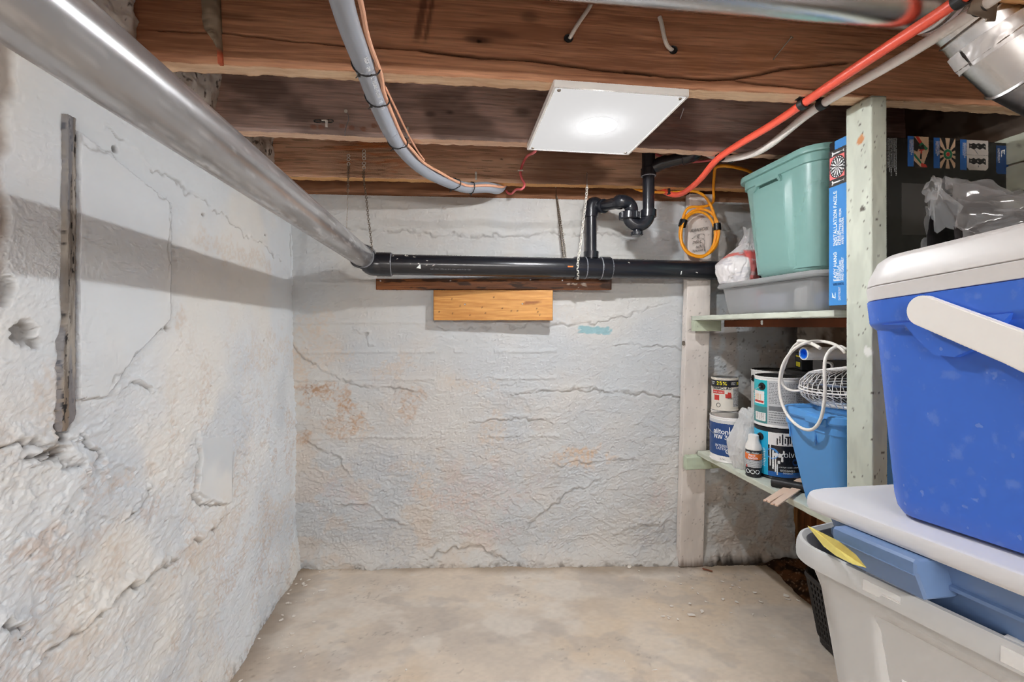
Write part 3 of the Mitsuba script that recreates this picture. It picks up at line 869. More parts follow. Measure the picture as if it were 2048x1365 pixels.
t = thing('drain_pipe', 'black plastic drain pipe running level along the back wall', 'pipe')
bp = lambda s: bl + bd * s
L_ = np.linalg.norm(br - bl)
put(t + '__pipe', tube(np.array([bp(s) for s in np.linspace(-.01, L_ + .55, 40)]), .0443, 48), 'abs_black')
def coupling(s0, s1, r, m='abs_black', lip=.004):
    z = along(bp(s0), bd); h = s1 - s0
    return lathe([(r - .006, 0), (r - lip * .5, 0), (r, .003), (r, h - .003), (r - lip * .5, h), (r - .006, h)], 48, z)
put(t + '__coupling', coupling(-.015, .048, .052), 'abs_black', label='black coupling sleeve at the left end')
put(t + '__coupling_edge', ring(bp(.049), bd, .0475, .0028, 44), 'abs_grey_edge')
su = lambda u: min(np.linspace(0, L_, 900), key=lambda s: abs(bp(s)[0] / bp(s)[1] * FPX + 1024 - u))
s1, s2 = su(1148), su(1220)
put(t + '__tee', cat_([coupling(s1, s1 + .05, .0505), coupling(s1 + .045, s2 - .04, .0480), coupling(s2 - .045, s2, .0525)]), 'abs_black', label='black branch tee')
put(t + '__tee_edge', cat_([ring(bp(s1 + .0505), bd, .0488, .0025, 40), ring(bp(s2 - .046), bd, .0500, .0025, 40), ring(bp(s2 + .001), bd, .0470, .003, 40)]), 'abs_grey_edge')
# stencilled line and scraps of paper on the pipe
fd = unit(np.cross(bd, UP)); 
mt = lambda s, al, rr=.0446: bp(s) + rr * (math.cos(al) * -np.array([0, 1, 0]) * 1 + math.sin(al) * UP)
put(t + '__lettering', cat_([text('ABS-DWV  SCH 40  IPS  3 IN  ASTM F628  CSA', .0055, frame(mt(.22, -.55), bd, None, -np.array([0, 1, 0]) * math.cos(.55) - UP * math.sin(.55)) @ np.array([[1, 0, 0, 0], [0, 1, 0, 0], [0, 0, 1, 0], [0, 0, 0, 1.]]), .0006)]), 'ink_grey', False)
scr = []
for k in range(17):
    s = rng.uniform(.06, .24) if k < 13 else rng.uniform(s2 + .05, L_ - .05); al = rng.uniform(.3, 1.25) if k % 3 else rng.uniform(-.5, .2)
    o = mt(s, al)
    n_ = unit(o - bp(s)); w = rng.uniform(.0015, .006)
    scr.append(slab([(-w, -.0012), (w, -.0006), (w * .7, .0014), (-w * .6, .0016)], .0008, frame(o, bd + .3 * rng.normal() * np.cross(n_, bd), None, n_)))
put(t + '__paint_splashes', cat_(scr), 'paint_fleck', False); labels[t + '__paint_splashes'] = {'label': 'white paint splashes on the black pipe', 'kind': 'stuff'}
o = mt(.17, -.25); n_ = unit(o - bp(.17))
put(t + '__paper_scrap', slab([(-.008, -.008), (.011, -.010), (.009, .008), (.006, .008)], .0008, frame(o, bd, None, n_)), 'white_paper', False)
o = mt(su(1138), .0); put(t + '__orange_mark', slab([(-.012, -.003), (.012, -.003), (.012, .003), (-.012, .003)], .0007, frame(o, bd, None, -np.array([0, 1, 0]))), 'ink_orange', False)
o = mt(su(1355), -.3); put(t + '__white_drip', slab([(-.002, -.014), (.002, -.014), (.007, .012), (.003, .012)], .0008, frame(o, bd, None, -np.array([0, 1, 0]))), 'white_paper', False)

# riser, horizontal arm, trap and wye
t = thing('sink_trap', 'black plastic trap and branch pipes rising from the level drain pipe', 'pipe')
s3 = su(1182)
rb = bp(s3); rt = P(1182, 418, rb[1] - .01)
r_ = .0245
put(t + '__riser', tube(np.array([rb + UP * .03, rt - UP * .02]), r_, 32), 'abs_black')
put(t + '__socket', cat_([lathe([(.024, 0), (.0335, 0), (.0335, .03), (.024, .032)], 32, tr(*(rb + UP * .045))), tube(np.array([rb + UP * .02 + bd * .035, rb + UP * .055 + bd * .012]), .012, 16)]), 'abs_black')
y_a = rt[1]
ha, hb = P(1200, 414, y_a), P(1241, 404, 1.93)
ang1 = spline([rt - UP * .03, rt - UP * .002, rt + UP * .022 + (ha - rt) * .25, ha + UP * .004, ha + unit(hb - ha) * .02], 24)
put(t + '__elbow', cat_([tube(ang1, .0285, 32), lathe([(.024, 0), (.0315, 0), (.0315, .028), (.024, .03)], 32, tr(*(rt - UP * .038))), lathe([(.024, 0), (.0315, 0), (.0315, .022), (.024, .024)], 32, along(ha + unit(hb - ha) * .008, hb - ha))]), 'abs_black')
put(t + '__arm', tube(np.array([ha, hb]), r_, 32), 'abs_black')
nut = P(1259, 432, 1.93); tb = P(1272, 458, 1.93); tu = P(1297, 432, 1.93)
hd = unit(hb - ha)
bendp = spline([hb - hd * .012, hb + hd * .012, P(1257, 408, 1.93), P(1263, 420, 1.93), nut + UP * .004], 20)
put(t + '__bend', cat_([tube(bendp, .0275, 32), lathe([(.024, 0), (.031, 0), (.031, .01), (.024, .012)], 32, along(hb - hd * .012, hd))]), 'abs_black')
nm = []
for k in range(12):
    nm.append(box(.009, .006, .028, .002, tr(*nut) @ yaw(30 * k) @ tr(.0405, 0, 0)))
put(t + '__slip_nut', cat_([lathe([(.026, -.015), (.037, -.016), (.040, -.013), (.040, .013), (.037, .016), (.026, .015)], 36, tr(*nut)), *nm]), 'abs_black')
ub = spline([nut - UP * .004, P(1260, 441, 1.93), P(1267, 448, 1.93), P(1278, 451, 1.93), P(1290, 445, 1.93), tu + UP * .0], 40)
put(t + '__u_bend', cat_([tube(ub, .0262, 32), lathe([(.024, 0), (.0325, 0), (.0325, .03), (.024, .032)], 32, tr(*(tu + UP * -.006)))]), 'abs_black')
cp = P(1274, 465, 1.93)
put(t + '__cleanout_cap', cat_([lathe([(0, -.014), (.021, -.014), (.0225, -.011), (.0225, .002), (.016, .004), (.014, .026)], 28, tr(*cp)), *[box(.006, .005, .014, .001, tr(*cp) @ yaw(36 * k) @ tr(.0225, 0, -.005)) for k in range(10)]]), 'abs_black')
wt = P(1297, 352, 1.93); top = P(1299, 300, 1.93)
put(t + '__standpipe', tube(np.array([tu, wt]), r_, 32), 'abs_black')
put(t + '__wye_edge', ring(wt - UP * .001, UP, .0275, .0025, 32), 'abs_grey_edge')
b0 = P(1302, 340, 1.93); b1 = P(1322, 327, 1.91); b2 = P(1376, 314, 1.86)
put(t + '__wye', cat_([lathe([(.024, 0), (.0315, 0), (.0315, .03), (.027, .034), (.027, .12), (.0, .121)], 32, tr(*wt)), tube(spline([b0 - UP * .02, b0, b1, b1 + unit(b2 - b1) * .02], 16), .0275, 28)]), 'abs_black')
put(t + '__branch', tube(np.array([b1, b2]), r_, 32), 'abs_black')
put(t + '__branch_elbow', cat_([tube(spline([b2 - unit(b2 - b1) * .02, b2, b2 + unit(b2 - b1) * .03 + UP * .012, b2 + unit(b2 - b1) * .045 + UP * .07], 18), .0285, 28), ring(b2 - unit(b2 - b1) * .02, b2 - b1, .027, .003, 28)]), 'abs_black')

# ------------------------------------------------------------------ boards screwed to the back wall
def wall_board(name, label, u0, u1, v0, v1, Y, th, dark, light, seed, extra=None):
    a, b, c0 = P(u0, v1, Y), P(u1, v1, Y), P(u0, v0, Y)
    L, H = b[0] - a[0], c0[2] - a[2]
    s = np.linspace(0, L, int(L / .0035)); q0 = rrect(H, th, .0025, 2, 26)
    rr = [np.c_[np.full(len(q0), x), q0[:, 1] + .0012 * (fbm(x * 10, q0[:, 0] * 90, 0, 2, seed) - .5), q0[:, 0] + .002 * (fbm(x * 22, 1, 0, 2, seed + 1) - .5)] for x in s]
    g = loft(rr); v = np.array(g.vertices)
    c = woodcol(v[:, 0], v[:, 2], dark, light, seed, 3, 60)
    if extra:
        c = extra(v, c, L, H)
    t = thing(name, label, 'board')
    m = tr(a[0], Y + th / 2, a[2] + H / 2)
    put(t + '__board', xf(g, m), 'vc_semi', 40, None) if False else scene.__setitem__(t + '__board', mikit.ply(xf(g, m), 'vc_semi', smooth=True, color=c))
    return t, a, L, H
def ex1(v, c, L, H):
    c = mixc(c, lin((40, 22, 12)), .8 * sst(.57, .66, fbm(v[:, 0] * 12, v[:, 2] * 60, 3, 4, 500)))
    x = v[:, 0] / L
    pt = sst(.52, .6, fbm(v[:, 0] * 40, v[:, 2] * 60, 3, 3, 501)) * sst(.8, .815, x) * sst(.9, .885, x) * (v[:, 2] < .006)
    return mixc(c, lin((206, 190, 176)), .9 * pt)
def ex2(v, c, L, H):
    kx, kz = L * .82, .012
    q = np.hypot((v[:, 0] - kx) / .06, (v[:, 2] - kz - .1 * (v[:, 0] - kx)) / .010) + 1.2 * (fbm(v[:, 0] * 30, v[:, 2] * 90, 0, 3, 510) - .5)
    c = mixc(c, lin((128, 66, 26)), .8 * sst(1.1, .3, q))
    for k in range(14):
        x, z = rng.uniform(.02, L - .02), rng.uniform(-H / 2 + .01, H / 2 - .02)
        c = mixc(c, lin((60, 34, 18)), .9 * sst(.004, .002, np.hypot(v[:, 0] - x, v[:, 2] - z)))
    return c
t1, a1, L1, H1 = wall_board('wall_board', 'long narrow dark brown board under the black drain pipe', 752, 1223, 558, 579.5, 2.135, .038, (92, 52, 24), (140, 84, 42), 71, ex1)
t2, a2, L2, H2 = wall_board('wall_board', 'short orange pine board screwed below the dark board on the back wall', 867, 1105.5, 580.5, 641, 2.112, .024, (182, 122, 58), (214, 158, 90), 72, ex2)
def screw(key, p, n, r=.004, m='steel'):
    put(key + '__screw', lathe([(0, .0022), (r * .55, .0024), (r, .0006), (r, -.004)], 14, along(p, n)), m)
for u, v in [(761, 562), (901, 562), (1125, 561), (1061, 560)]:
    screw(t1, P(u, v, 2.1345), [0, -1, 0])
for u, v in [(930, 609), (1045, 608)]:
    screw(t2, P(u, v, 2.1115), [0, -1, 0])

# ------------------------------------------------------------------ grey hose with its tan cable, tied under the joists
hz = .600
hp = [G(672, -45, hz), G(683, 0, hz), G(697, 48, hz), G(716, 100, hz - .004), G(738, 160, hz - .002), G(757, 212, hz), G(783, 268, hz), G(812, 308, hz - .002), G(852, 343, hz - .008), G(895, 364, hz - .012), G(938, 376, hz - .012), G(972, 375, hz - .006)]
e = hp[-1]
hp += [np.array([e[0] + .045, e[1] + .075, e[2] + .016]), np.array([e[0] + .07, e[1] + .125, e[2] + .06])]
hs = spline(hp, 150)
t = thing('grey_hose', 'thick grey plastic hose curving under the joists to the back wall', 'hose')
put(t + '__hose', tube(hs, .0225, 30), 'grey_poly')
# its faint print
dist = np.r_[0, np.cumsum(np.linalg.norm(np.diff(hs, axis=0), axis=1))]
def hose_at(d):
    p = np.array([np.interp(d, dist, hs[:, k]) for k in range(3)]); q = np.array([np.interp(d + .01, dist, hs[:, k]) for k in range(3)])
    return p, unit(q - p)
ink = []
for txt, d0 in [('SURE-FLOW  PE 100', .30), ('NSF-pw 1 1/4', .20)]:
    for i, ch in enumerate(txt):
        if ch == ' ':
            continue
        p, d = hose_at(d0 + i * .0085)
        side = unit(np.cross(d, UP)); n_ = unit(side * .55 - UP * .83)
        ink.append(text(ch, .0085, frame(p + n_ * .0225, d, None, n_), .0004))
put(t + '__lettering', cat_(ink), 'ink_white', False)
# where it is joined: shallow rims across it
for d in (.255, .62):
    p, dv = hose_at(d)
    put(t + '__rim', ring(p, dv, .0215, .0022, 30), 'grey_poly')
cs = []
for i, d in enumerate(np.linspace(0, dist[-1] - .02, 120)):
    p, dv = hose_at(d)
    side = unit(np.cross(dv, UP))
    wv = .0035 * math.sin(d * 26) + .004 * math.sin(d * 9)
    cs.append(p + side * (.0275 + max(wv, -.001) * .9) + UP * (.004 + .004 * math.sin(d * 14)))
solo('tan_cable', 'thin tan cable tied along the side of the grey hose', 'cable', tube(np.array(cs), .0052, 10), 'cable_tan')
cs2 = []
for d in np.linspace(.38, .9, 50):
    p, dv = hose_at(d); side = unit(np.cross(dv, UP))
    k = math.sin((d - .38) / .52 * math.pi)
    cs2.append(p + side * (.030 + .010 * k) + UP * (.013 + .01 * k))
solo('tan_cable', 'second tan strand bowing out beside the grey hose between two ties', 'cable', tube(np.array(cs2), .0032, 8), 'cable_tan')
where = ['nearest black cable tie around the grey hose, in front of the first joist', 'black cable tie around the grey hose under the first joist', 'black cable tie around the grey hose at the second joist', 'black cable tie around the grey hose under the third joist, left of two', 'last black cable tie around the grey hose before the wall']
du = []
for u in (727, 751, 793, 904, 944):
    k = np.argmin(np.abs(hs[:100 + 45, 0] / hs[:145, 1] * FPX + 1024 - u)); du.append(dist[k])
for k, d in enumerate(du):
    p, dv = hose_at(d); side = unit(np.cross(dv, UP)); upv = np.cross(side, dv)
    a = np.linspace(0, 2 * np.pi, 40)[:-1]
    rad = np.where(np.cos(a) > .75, .0345, .0242)
    loop = p + side * (rad * np.cos(a))[:, None] + upv * (np.minimum(rad, .0245) * np.sin(a))[:, None] + dv * (.012 * np.cos(a))[:, None]
    tt = thing('cable_tie', where[k], 'cable tie', 'cable ties on the grey hose')
    put(tt + '__strap', tube(loop, .0018, 6, closed=True), 'black_plastic')
    q = p - side * .010 - upv * .0245
    put(tt + '__head', cat_([box(.006, .005, .006, .001, frame(q, side, dv)), tube(np.array([q, q - side * .008 - upv * .006]), .0012, 6)]), 'black_plastic')

# ------------------------------------------------------------------ chains
def chain_mesh(pts, L=.0125, w=.0042, wire=.00135, flat=False):
    pts = np.asarray(pts, float); d = np.r_[0, np.cumsum(np.linalg.norm(np.diff(pts, axis=0), axis=1))]
    n = int(d[-1] / (L * .78)); out = []
    a = np.arange(14) * 2 * np.pi / 14
    base = np.stack([w * np.cos(a), np.where(np.sin(a) > 0, 1, -1) * (L / 2 - w) + w * np.sin(a), a * 0], 1)
    for i in range(n):
        s = (i + .5) * L * .78
        p = np.array([np.interp(s, d, pts[:, k]) for k in range(3)]); q = np.array([np.interp(s + .004, d, pts[:, k]) for k in range(3)])
        y = unit(q - p + 1e-9)
        h = [1, 0, 0] if abs(y[0]) < .8 else [0, 0, 1]
        x = unit(np.cross(y, np.cross(h, y)))
        z = np.cross(x, y)
        th = math.radians(25 if i % 2 else 115)
        xr = x * math.cos(th) + z * math.sin(th); zr = np.cross(xr, y)
        m = np.eye(4); m[:3, 0], m[:3, 1], m[:3, 2], m[:3, 3] = xr, y, zr, p
        out.append(xf(tube(base, wire, 5, closed=True), m))
    return cat_(out)
def eyes(pts, R=.006):
    return cat_([xf(tube(np.stack([R * np.cos(a_), R * np.sin(a_), a_ * 0], 1), .0019, 6, closed=True), frame(p, [1, 0, 0], None, [0, -1, 0])) for p in pts for a_ in [np.arange(16) * 2 * np.pi / 16]])
yj = lambda x: J3[0] + J3[1] * x
def nail(name, label, p, d, L=.03, r=.0016, hr=.0042, m='steel'):
    """sticking out of the wood along d from p"""
    solo(name, label, 'nail', lathe([(0, -.012), (r, -.012), (r, L), (hr, L), (hr, L + .0015), (0, L + .0018)], 12, along(p, d)), m)

c1 = thing('hanger_chain', 'leftmost thin chain hanging from the orange joist down behind the grey pipe', 'chain')
x_ = P(697, 314, 1.93); yy = yj(x_[0]) - .006
e1 = [P(697, v, yy) for v in (312, 319, 328)]
put(c1 + '__eyes', eyes(e1), 'zinc_white', label='pale rings at its top')
put(c1 + '__links', chain_mesh([P(697, 329, yy), P(696, 372, yy - .004), P(696, 384, yy)]), 'steel_dark')
put(c1 + '__wire', tube(np.array([P(696, 384, yy), P(693, 470, yy), P(693, 486, yy)]), .0011, 6), 'steel_dark', label='thin wire below the links')
c2 = thing('hanger_chain', 'chain hanging from the orange joist to the far end of the grey pipe', 'chain')
x_ = P(728, 305, 1.93); yy = yj(x_[0]) - .006
e2 = [P(728, v, yy) for v in (303, 310, 317, 327, 335)]
put(c2 + '__eyes', eyes(e2, .0065), 'zinc_white', label='pale rings at its top')
ee = pe - pd * .02
put(c2 + '__links', chain_mesh(spline([P(728, 338, yy), P(728, 362, yy), P(733, 400, yy - .02), P(737, 440, yy - .035), P(743, 490, yy - .05), P(742, 505, yy - .055)], 60)), 'steel_dark')
aa = np.linspace(-2.6, 2.2, 40); sd = unit(np.cross(pd, UP)); upn = np.cross(sd, pd)
put(c2 + '__loop', tube(ee + (sd * np.sin(aa)[:, None] + upn * np.cos(aa)[:, None]) * .0535 + pd * (aa[:, None] * .006), .0022, 6), 'steel', label='wire loop around the pipe')
ys_ = 2.165 + .075 * .2
c3 = thing('hanger_chain', 'double dark chain hanging from the sill beam behind the black pipe', 'chain')
nl = P(1112, 375, ys_ - .008)
put(c3 + '__links', cat_([chain_mesh([P(1113, 392, ys_ - .012), P(1117, 430, ys_ - .02), P(1124, 490, ys_ - .02), P(1128, 522, ys_ - .02)]), chain_mesh([P(1114, 396, ys_ - .014), P(1121, 440, ys_ - .024), P(1130, 500, ys_ - .024), P(1132, 522, ys_ - .024)])]), 'steel_dark')
put(c3 + '__hook', tube(np.array([nl, P(1112, 384, ys_ - .012), P(1113, 392, ys_ - .012)]), .0014, 6), 'steel_dark')
c4 = thing('hanger_chain', 'pale chain looped under the black pipe beside its branch tee', 'chain')
yy = yj(.32) - .012
sc = su(1152); pc4 = bp(sc)
lo = [pc4 + np.array([.008 * math.sin(k), -.050 * math.cos(k), -.050 * math.sin(k) ]) for k in np.linspace(.1, 1.9, 9)]
put(c4 + '__links', chain_mesh(spline([P(1174, 370, yy), P(1172, 400, yy), P(1167, 440, yy - .005), P(1161, 490, yy - .01), P(1157, 515, pc4[1] - .055), *lo], 120), .0145, .005, .0017), 'zinc_white')
put(c4 + '__hook', tube(np.array([P(1173, 345, yj(.32) + .004), P(1174, 347, yy), P(1174, 370, yy)]), .0016, 6), 'steel', label='hook at its top')
nail('nail', 'pale nail head in the dark sill beam above the double chain', P(1111, 375, ys_), [0, -1, 0], .008, .0016, .004, 'zinc_white')
nail('nail', 'nail head in the dark brown board under the end of the pale chain', P(1124, 562, 2.134), [0, -1, 0], .012, .0014, .003)

# ------------------------------------------------------------------ posts and shelves
PALE = (200, 205, 191)
def post(name, label, base, top, xdir, w, d, base_col, seed, extra=None, n=340):
    """an upright: w along xdir (its front), d towards the back; front left edge runs from base to top"""
    xd = unit(xdir); yd = unit(np.cross([0, 0, 1], xd))
    q = rrect(w, d, .003, 2, 22) + np.array([w / 2, d / 2])
    rr = []
    for k in np.linspace(0, 1, n):
        o = base + (top - base) * k
        wob = .0028 * (fbm(q[:, 0] * 60, q[:, 1] * 60, o[2] * 26 + seed, 3, seed) - .5) + .008 * (fbm(q[:, 0] * 12, q[:, 1] * 12, o[2] * 7 + seed, 2, seed + 1) - .5)
        p = o + q[:, :1] * xd + q[:, 1:] * yd + wob[:, None] * xd + wob[:, None] * yd
        rr.append(p)
    g = loft(rr); v = np.array(g.vertices)
    c = mixc(np.broadcast_to(lin(base_col), v.shape), lin(base_col) * .88, sst(.4, .66, fbm(v[:, 0] * 40, v[:, 1] * 40, v[:, 2] * 10, 3, seed + 2)))
    c = mixc(c, lin((66, 56, 46)), .9 * sst(.73, .76, fbm(v[:, 0] * 150, v[:, 1] * 150, v[:, 2] * 110, 3, seed + 3)))
    if extra is not None:
        c = extra(v, c)
    return solo(name, label, 'post', g, 'vc_paintwood', True, c)
R3 = R
xn = .976; yn = 1.235
def ex_near(v, c):
    for y, z, r, col in [(1.27, EYE + .52, .012, (196, 128, 70)), (1.262, EYE + .325, .008, (70, 60, 50)), (1.25, EYE - .07, .013, (236, 236, 230))]:
        q = np.hypot(v[:, 1] - y, v[:, 2] - z) / r + .7 * (fbm(v[:, 1] * 90, v[:, 2] * 90, 0, 3, 3) - .5)
        c = mixc(c, lin(col), .9 * sst(1.1, .8, q) * (v[:, 0] < .985))
    return c
post('shelf_post', 'pale green painted post holding the shelves, nearest, beside the blue cooler', np.array([xn + .004, yn, 0]), np.array([xn, yn, JB - .004]), R, .047, .082, PALE, 81, ex_near)
def ex_far(v, c):
    c = mixc(c, lin((214, 206, 200)), .5)
    c = mixc(c, lin((90, 72, 58)), .8 * sst(.05, .0, v[:, 2] + .05 * (fbm(v[:, 0] * 60, 1, 0, 3, 3) - .5)))
    return c
fb, ft = P(1359, 1134, 2.172), P(1379, 391, 2.165)
fb[2] = 0.0; ft[2] = JB - .0
post('shelf_post', 'white painted post leaning at the far end of the shelves, with handwriting on it', fb, ft, [1, .08, 0], .118, .042, (222, 214, 208), 82, ex_far)
# handwriting on the far post
zf = lambda z: fb + (ft - fb) * (z / JB)
hw = []
for s_, u, v, h in [('RANSON', 1379, 466, .015), ('R', 1392, 478, .014), ('DOLL', 1383, 489, .013), ('NOT', 1390, 498, .012), ('TOUGH', 1382, 506, .011)]:
    o = P(u, v, 2.1655); 
    o[1] = 2.158 + .08 * (o[0] - .86)
    hw.append(text(s_, h, frame(o, [1, .08, .16], None, [0.08, -1, 0]), .0006, False, .5))
mat('pen_grey', (70, 66, 64), .7)
put('shelf_post_001__handwriting', cat_(hw), 'pen_grey', False)
put('shelf_post_001__scribble', cat_([tube(np.stack([.885 + .03 * np.cos(3 * a_) * (1 - .3 * k) + .01 * k, 2.1595 + .08 * .02 + 0 * a_, EYE + .425 - .02 * k + .012 * np.sin(4.3 * a_ + k)], 1), .0006, 4) for k in range(5) for a_ in [np.linspace(0, 2.2, 26)]]), 'pen_grey', False)
put('shelf_post_001__splinter', box(.014, .012, .022, .004, tr(*(P(1367, 687, 2.168)))), 'steel_dark', False)

def shelf(name, label, z, th, y0, y1, xin, boards, seed):
    """planks running along the room's depth, the first one at the aisle"""
    t = thing(name, label, 'shelf')
    for k, (a_, b_) in enumerate(boards):
        L = y1 - y0
        g, c = plank_mesh(L, b_ - a_ - .002, th, PALE, seed + 7 * k, 110, .35)
        # plank_mesh: x along, y = thickness, z = width  ->  depth, up, across
        ym = (y0 + y1) / 2
        o = np.array([xin(ym) + (a_ + b_) / 2 * .99, ym + (a_ + b_) / 2 * .13, z - th / 2])
        m = np.eye(4); m[:3, 0], m[:3, 1], m[:3, 2], m[:3, 3] = D, -UP, R, o
        m[:3, 2] = np.cross(m[:3, 0], m[:3, 1])
        put(t + '__plank', xf(g, m), 'vc_paintwood', True, c)
    return t
ZL, ZU = EYE - .584, EYE + .046
low_x = lambda Y: .868 + .131 * (2.1 - Y)
up_x = lambda Y: .842 + .128 * (2.1 - Y)
sl = shelf('wooden_shelf', 'lower pale green wooden shelf with the paint cans and the blue bin', ZL, .022, 1.32, 2.13, low_x, [(0, .17), (.172, .33), (.332, .49)], 901)
su_ = shelf('wooden_shelf', 'upper pale green wooden shelf with the green tote and the dartboard box', ZU, .020, 1.325, 2.13, up_x, [(0, .17), (.172, .33), (.332, .53)], 931)
su2 = shelf('wooden_shelf', 'near stretch of the upper shelf behind the cooler with the clear plastic bag', ZU, .020, .80, 1.232, lambda Y: up_x(Y) + .125, [(0, .18), (.182, .40)], 951)
# cleats under them
def cleat(key, o, xd, L, h, w, col, seed):
    g, c = plank_mesh(L, h, w, col, seed, 60, .4)
    put(key + '__cleat', xf(g, frame(o, xd, None, [0, 0, 1])), 'vc_paintwood', True, c)
cleat(sl, np.array([low_x(2.13) + .13, 2.152, ZL - .022 - .032]), R, .36, .062, .032, (190, 200, 176), 961)
cleat(sl, np.array([low_x(2.1) - .006, 2.118, ZL - .022 - .030]), R, .12, .058, .03, (188, 200, 178), 962)
cleat(su_, np.array([up_x(2.1) + .062, 2.118, ZU - .020 - .026]), R, .13, .05, .03, (190, 198, 176), 964)
for k, (x, w, dk, lt) in enumerate([(.04, .05, (70, 40, 26), (110, 62, 40)), (.30, .06, (96, 40, 22), (150, 72, 40))]):
    L = .66
    g = box(w, L, .03, .002); v = np.array(g.vertices)
    q = rrect(.03, w, .002, 2, 8); s = np.linspace(-L / 2, L / 2, 80)
    g = loft([np.c_[np.full(len(q), i), q] for i in s]); v = np.array(g.vertices)
    c = woodcol(v[:, 0], v[:, 2], dk, lt, 90 + k)
    ym = 1.72
    m = np.eye(4); m[:3, 0], m[:3, 1], m[:3, 2] = D, -UP, np.cross(D, -UP); m[:3, 3] = [up_x(ym) + .09 + x, ym, ZU - .036]
    put(su_ + '__batten', xf(g, m), 'vc_rough', True, c, 'brown batten underneath')
q0 = P(1548, 648, 1.80)
put(su_ + '__block', box(.10, .05, .022, .004, frame([q0[0], 1.80, ZU - .033], [1, -.3, 0], None, [0, 0, 1])), 'white_paper', False, label='white painted block underneath')

# ------------------------------------------------------------------ round silver duct at the top
scene['galvanised'] = {'type': 'twosided', 'b': {'type': 'roughconductor', 'material': 'Al', 'alpha': .08, 'specular_reflectance': {'type': 'rgb', 'value': [.82, .82, .81]}}}
scene['galvanised_dull'] = {'type': 'twosided', 'b': {'type': 'roughconductor', 'material': 'Al', 'alpha': .17, 'specular_reflectance': {'type': 'rgb', 'value': [.80, .80, .80]}}}
mat('foil_tape', (206, 202, 200), .4, .6)
RD = .065
jd = unit([1, .12, 0])
dc = lambda x: np.array([x, .858 + .12 * x, EYE + .700])
t = thing('air_duct', 'round silver air duct along the top with a segmented elbow turning down at the right', 'duct')
xs = np.linspace(-.78, .905, 120)
g = tube(np.array([dc(x) for x in xs]), RD, 56)
v = np.array(g.vertices)
n_ = v - np.array([dc(x) for x in v[:, 0]]); n_ /= np.linalg.norm(n_, axis=1, keepdims=True) + 1e-9
g.vertices = v + n_ * (.0018 * (fbm(v[:, 0] * 3, v[:, 2] * 14, v[:, 1] * 14, 3, 7) - .5))[:, None]
put(t + '__pipe', g, 'galvanised', True)
put(t + '__seam', tube(np.array([dc(x) + np.array([0, -.9, -.436]) * (RD + .0005) for x in np.linspace(-.8, .88, 20)]), .0022, 6), 'galvanised_dull')
# elbow: straight collar with beads, then gores turning down and to the right
p0 = dc(.885)
d0 = jd; d1 = unit([.40, -.14, -.90])
pts = [p0]; dirs = [d0]
segs = [.030, .03, .06, .062, .075, .26]
turn = [0, .25, .65, .90, .70, .42]
cur = p0.copy()
rg = []
for L, k in zip(segs, turn):
    dv = unit(d0 * (1 - k) + d1 * k)
    nxt = cur + dv * L
    pts.append(nxt); dirs.append(dv); cur = nxt
pts = np.array(pts)
for i in range(1, len(pts)):
    dv = dirs[i]
    nd = dirs[i + 1] if i + 1 < len(dirs) else dv
    pd0 = dirs[i - 1] if i > 1 else dv
    # a gore: mitred rings at its two ends, a raised bead at its start
    A, B = unit(dv + pd0), unit(dv + nd)
    u_ = unit(np.cross(dv, [0, 1, 0])); w_ = np.cross(dv, u_)
    aa = np.arange(48) * 2 * np.pi / 48
    rr = []
    for (o, nrm, r) in [(pts[i - 1], A, RD + .001), (pts[i - 1] + dv * .004, A, RD + .0055), (pts[i - 1] + dv * .009, A, RD + .001), (pts[i] - dv * .002, B, RD + .0005), (pts[i], B, RD + .0005)]:
        q = o + r * (np.cos(aa)[:, None] * u_ + np.sin(aa)[:, None] * w_)
        tpl = ((o - q) @ nrm) / (dv @ nrm)
        rr.append(q + tpl[:, None] * dv)
    g = loft(rr, False, False)
    put(t + '__elbow_segment', g, 'galvanised_dull', 40)
for s in (.018, .03, .041):
    put(t + '__collar_bead', ring(p0 + d0 * (s - .03), d0, RD + .001, .0022, 48, 6), 'galvanised_dull')
# crumpled foil tape round a joint of the elbow
i = 4; dv = dirs[i]; u_ = unit(np.cross(dv, [0, 1, 0])); w_ = np.cross(dv, u_)
aa = np.linspace(-3.1, 3.1, 90); tt_ = np.linspace(-.022, .02, 12)
A_, T_ = np.meshgrid(aa, tt_, indexing='ij')
rad = RD + .004 + .004 * (fbm(A_ * 8, T_ * 120, 0, 3, 5) - .4)
pp = pts[i] + T_[..., None] * dv + rad[..., None] * (np.cos(A_)[..., None] * u_ + np.sin(A_)[..., None] * w_)
g, _, _ = grid(lambda U, V: pp, aa, tt_)
put(t + '__foil_tape', g, 'foil_tape', True, label='crumpled foil tape')
put(t + '__strap', cat_([box(.05, .003, .03, .001, frame(P(1962, 16, .87), [1, .1, -.2], None, [.1, -.2, 1])), box(.022, .003, .05, .001, frame(P(1984, 14, .872), [1, .1, .1], None, [0, -.2, 1]))]), 'steel_dark', False, label='brown metal hanger strap')

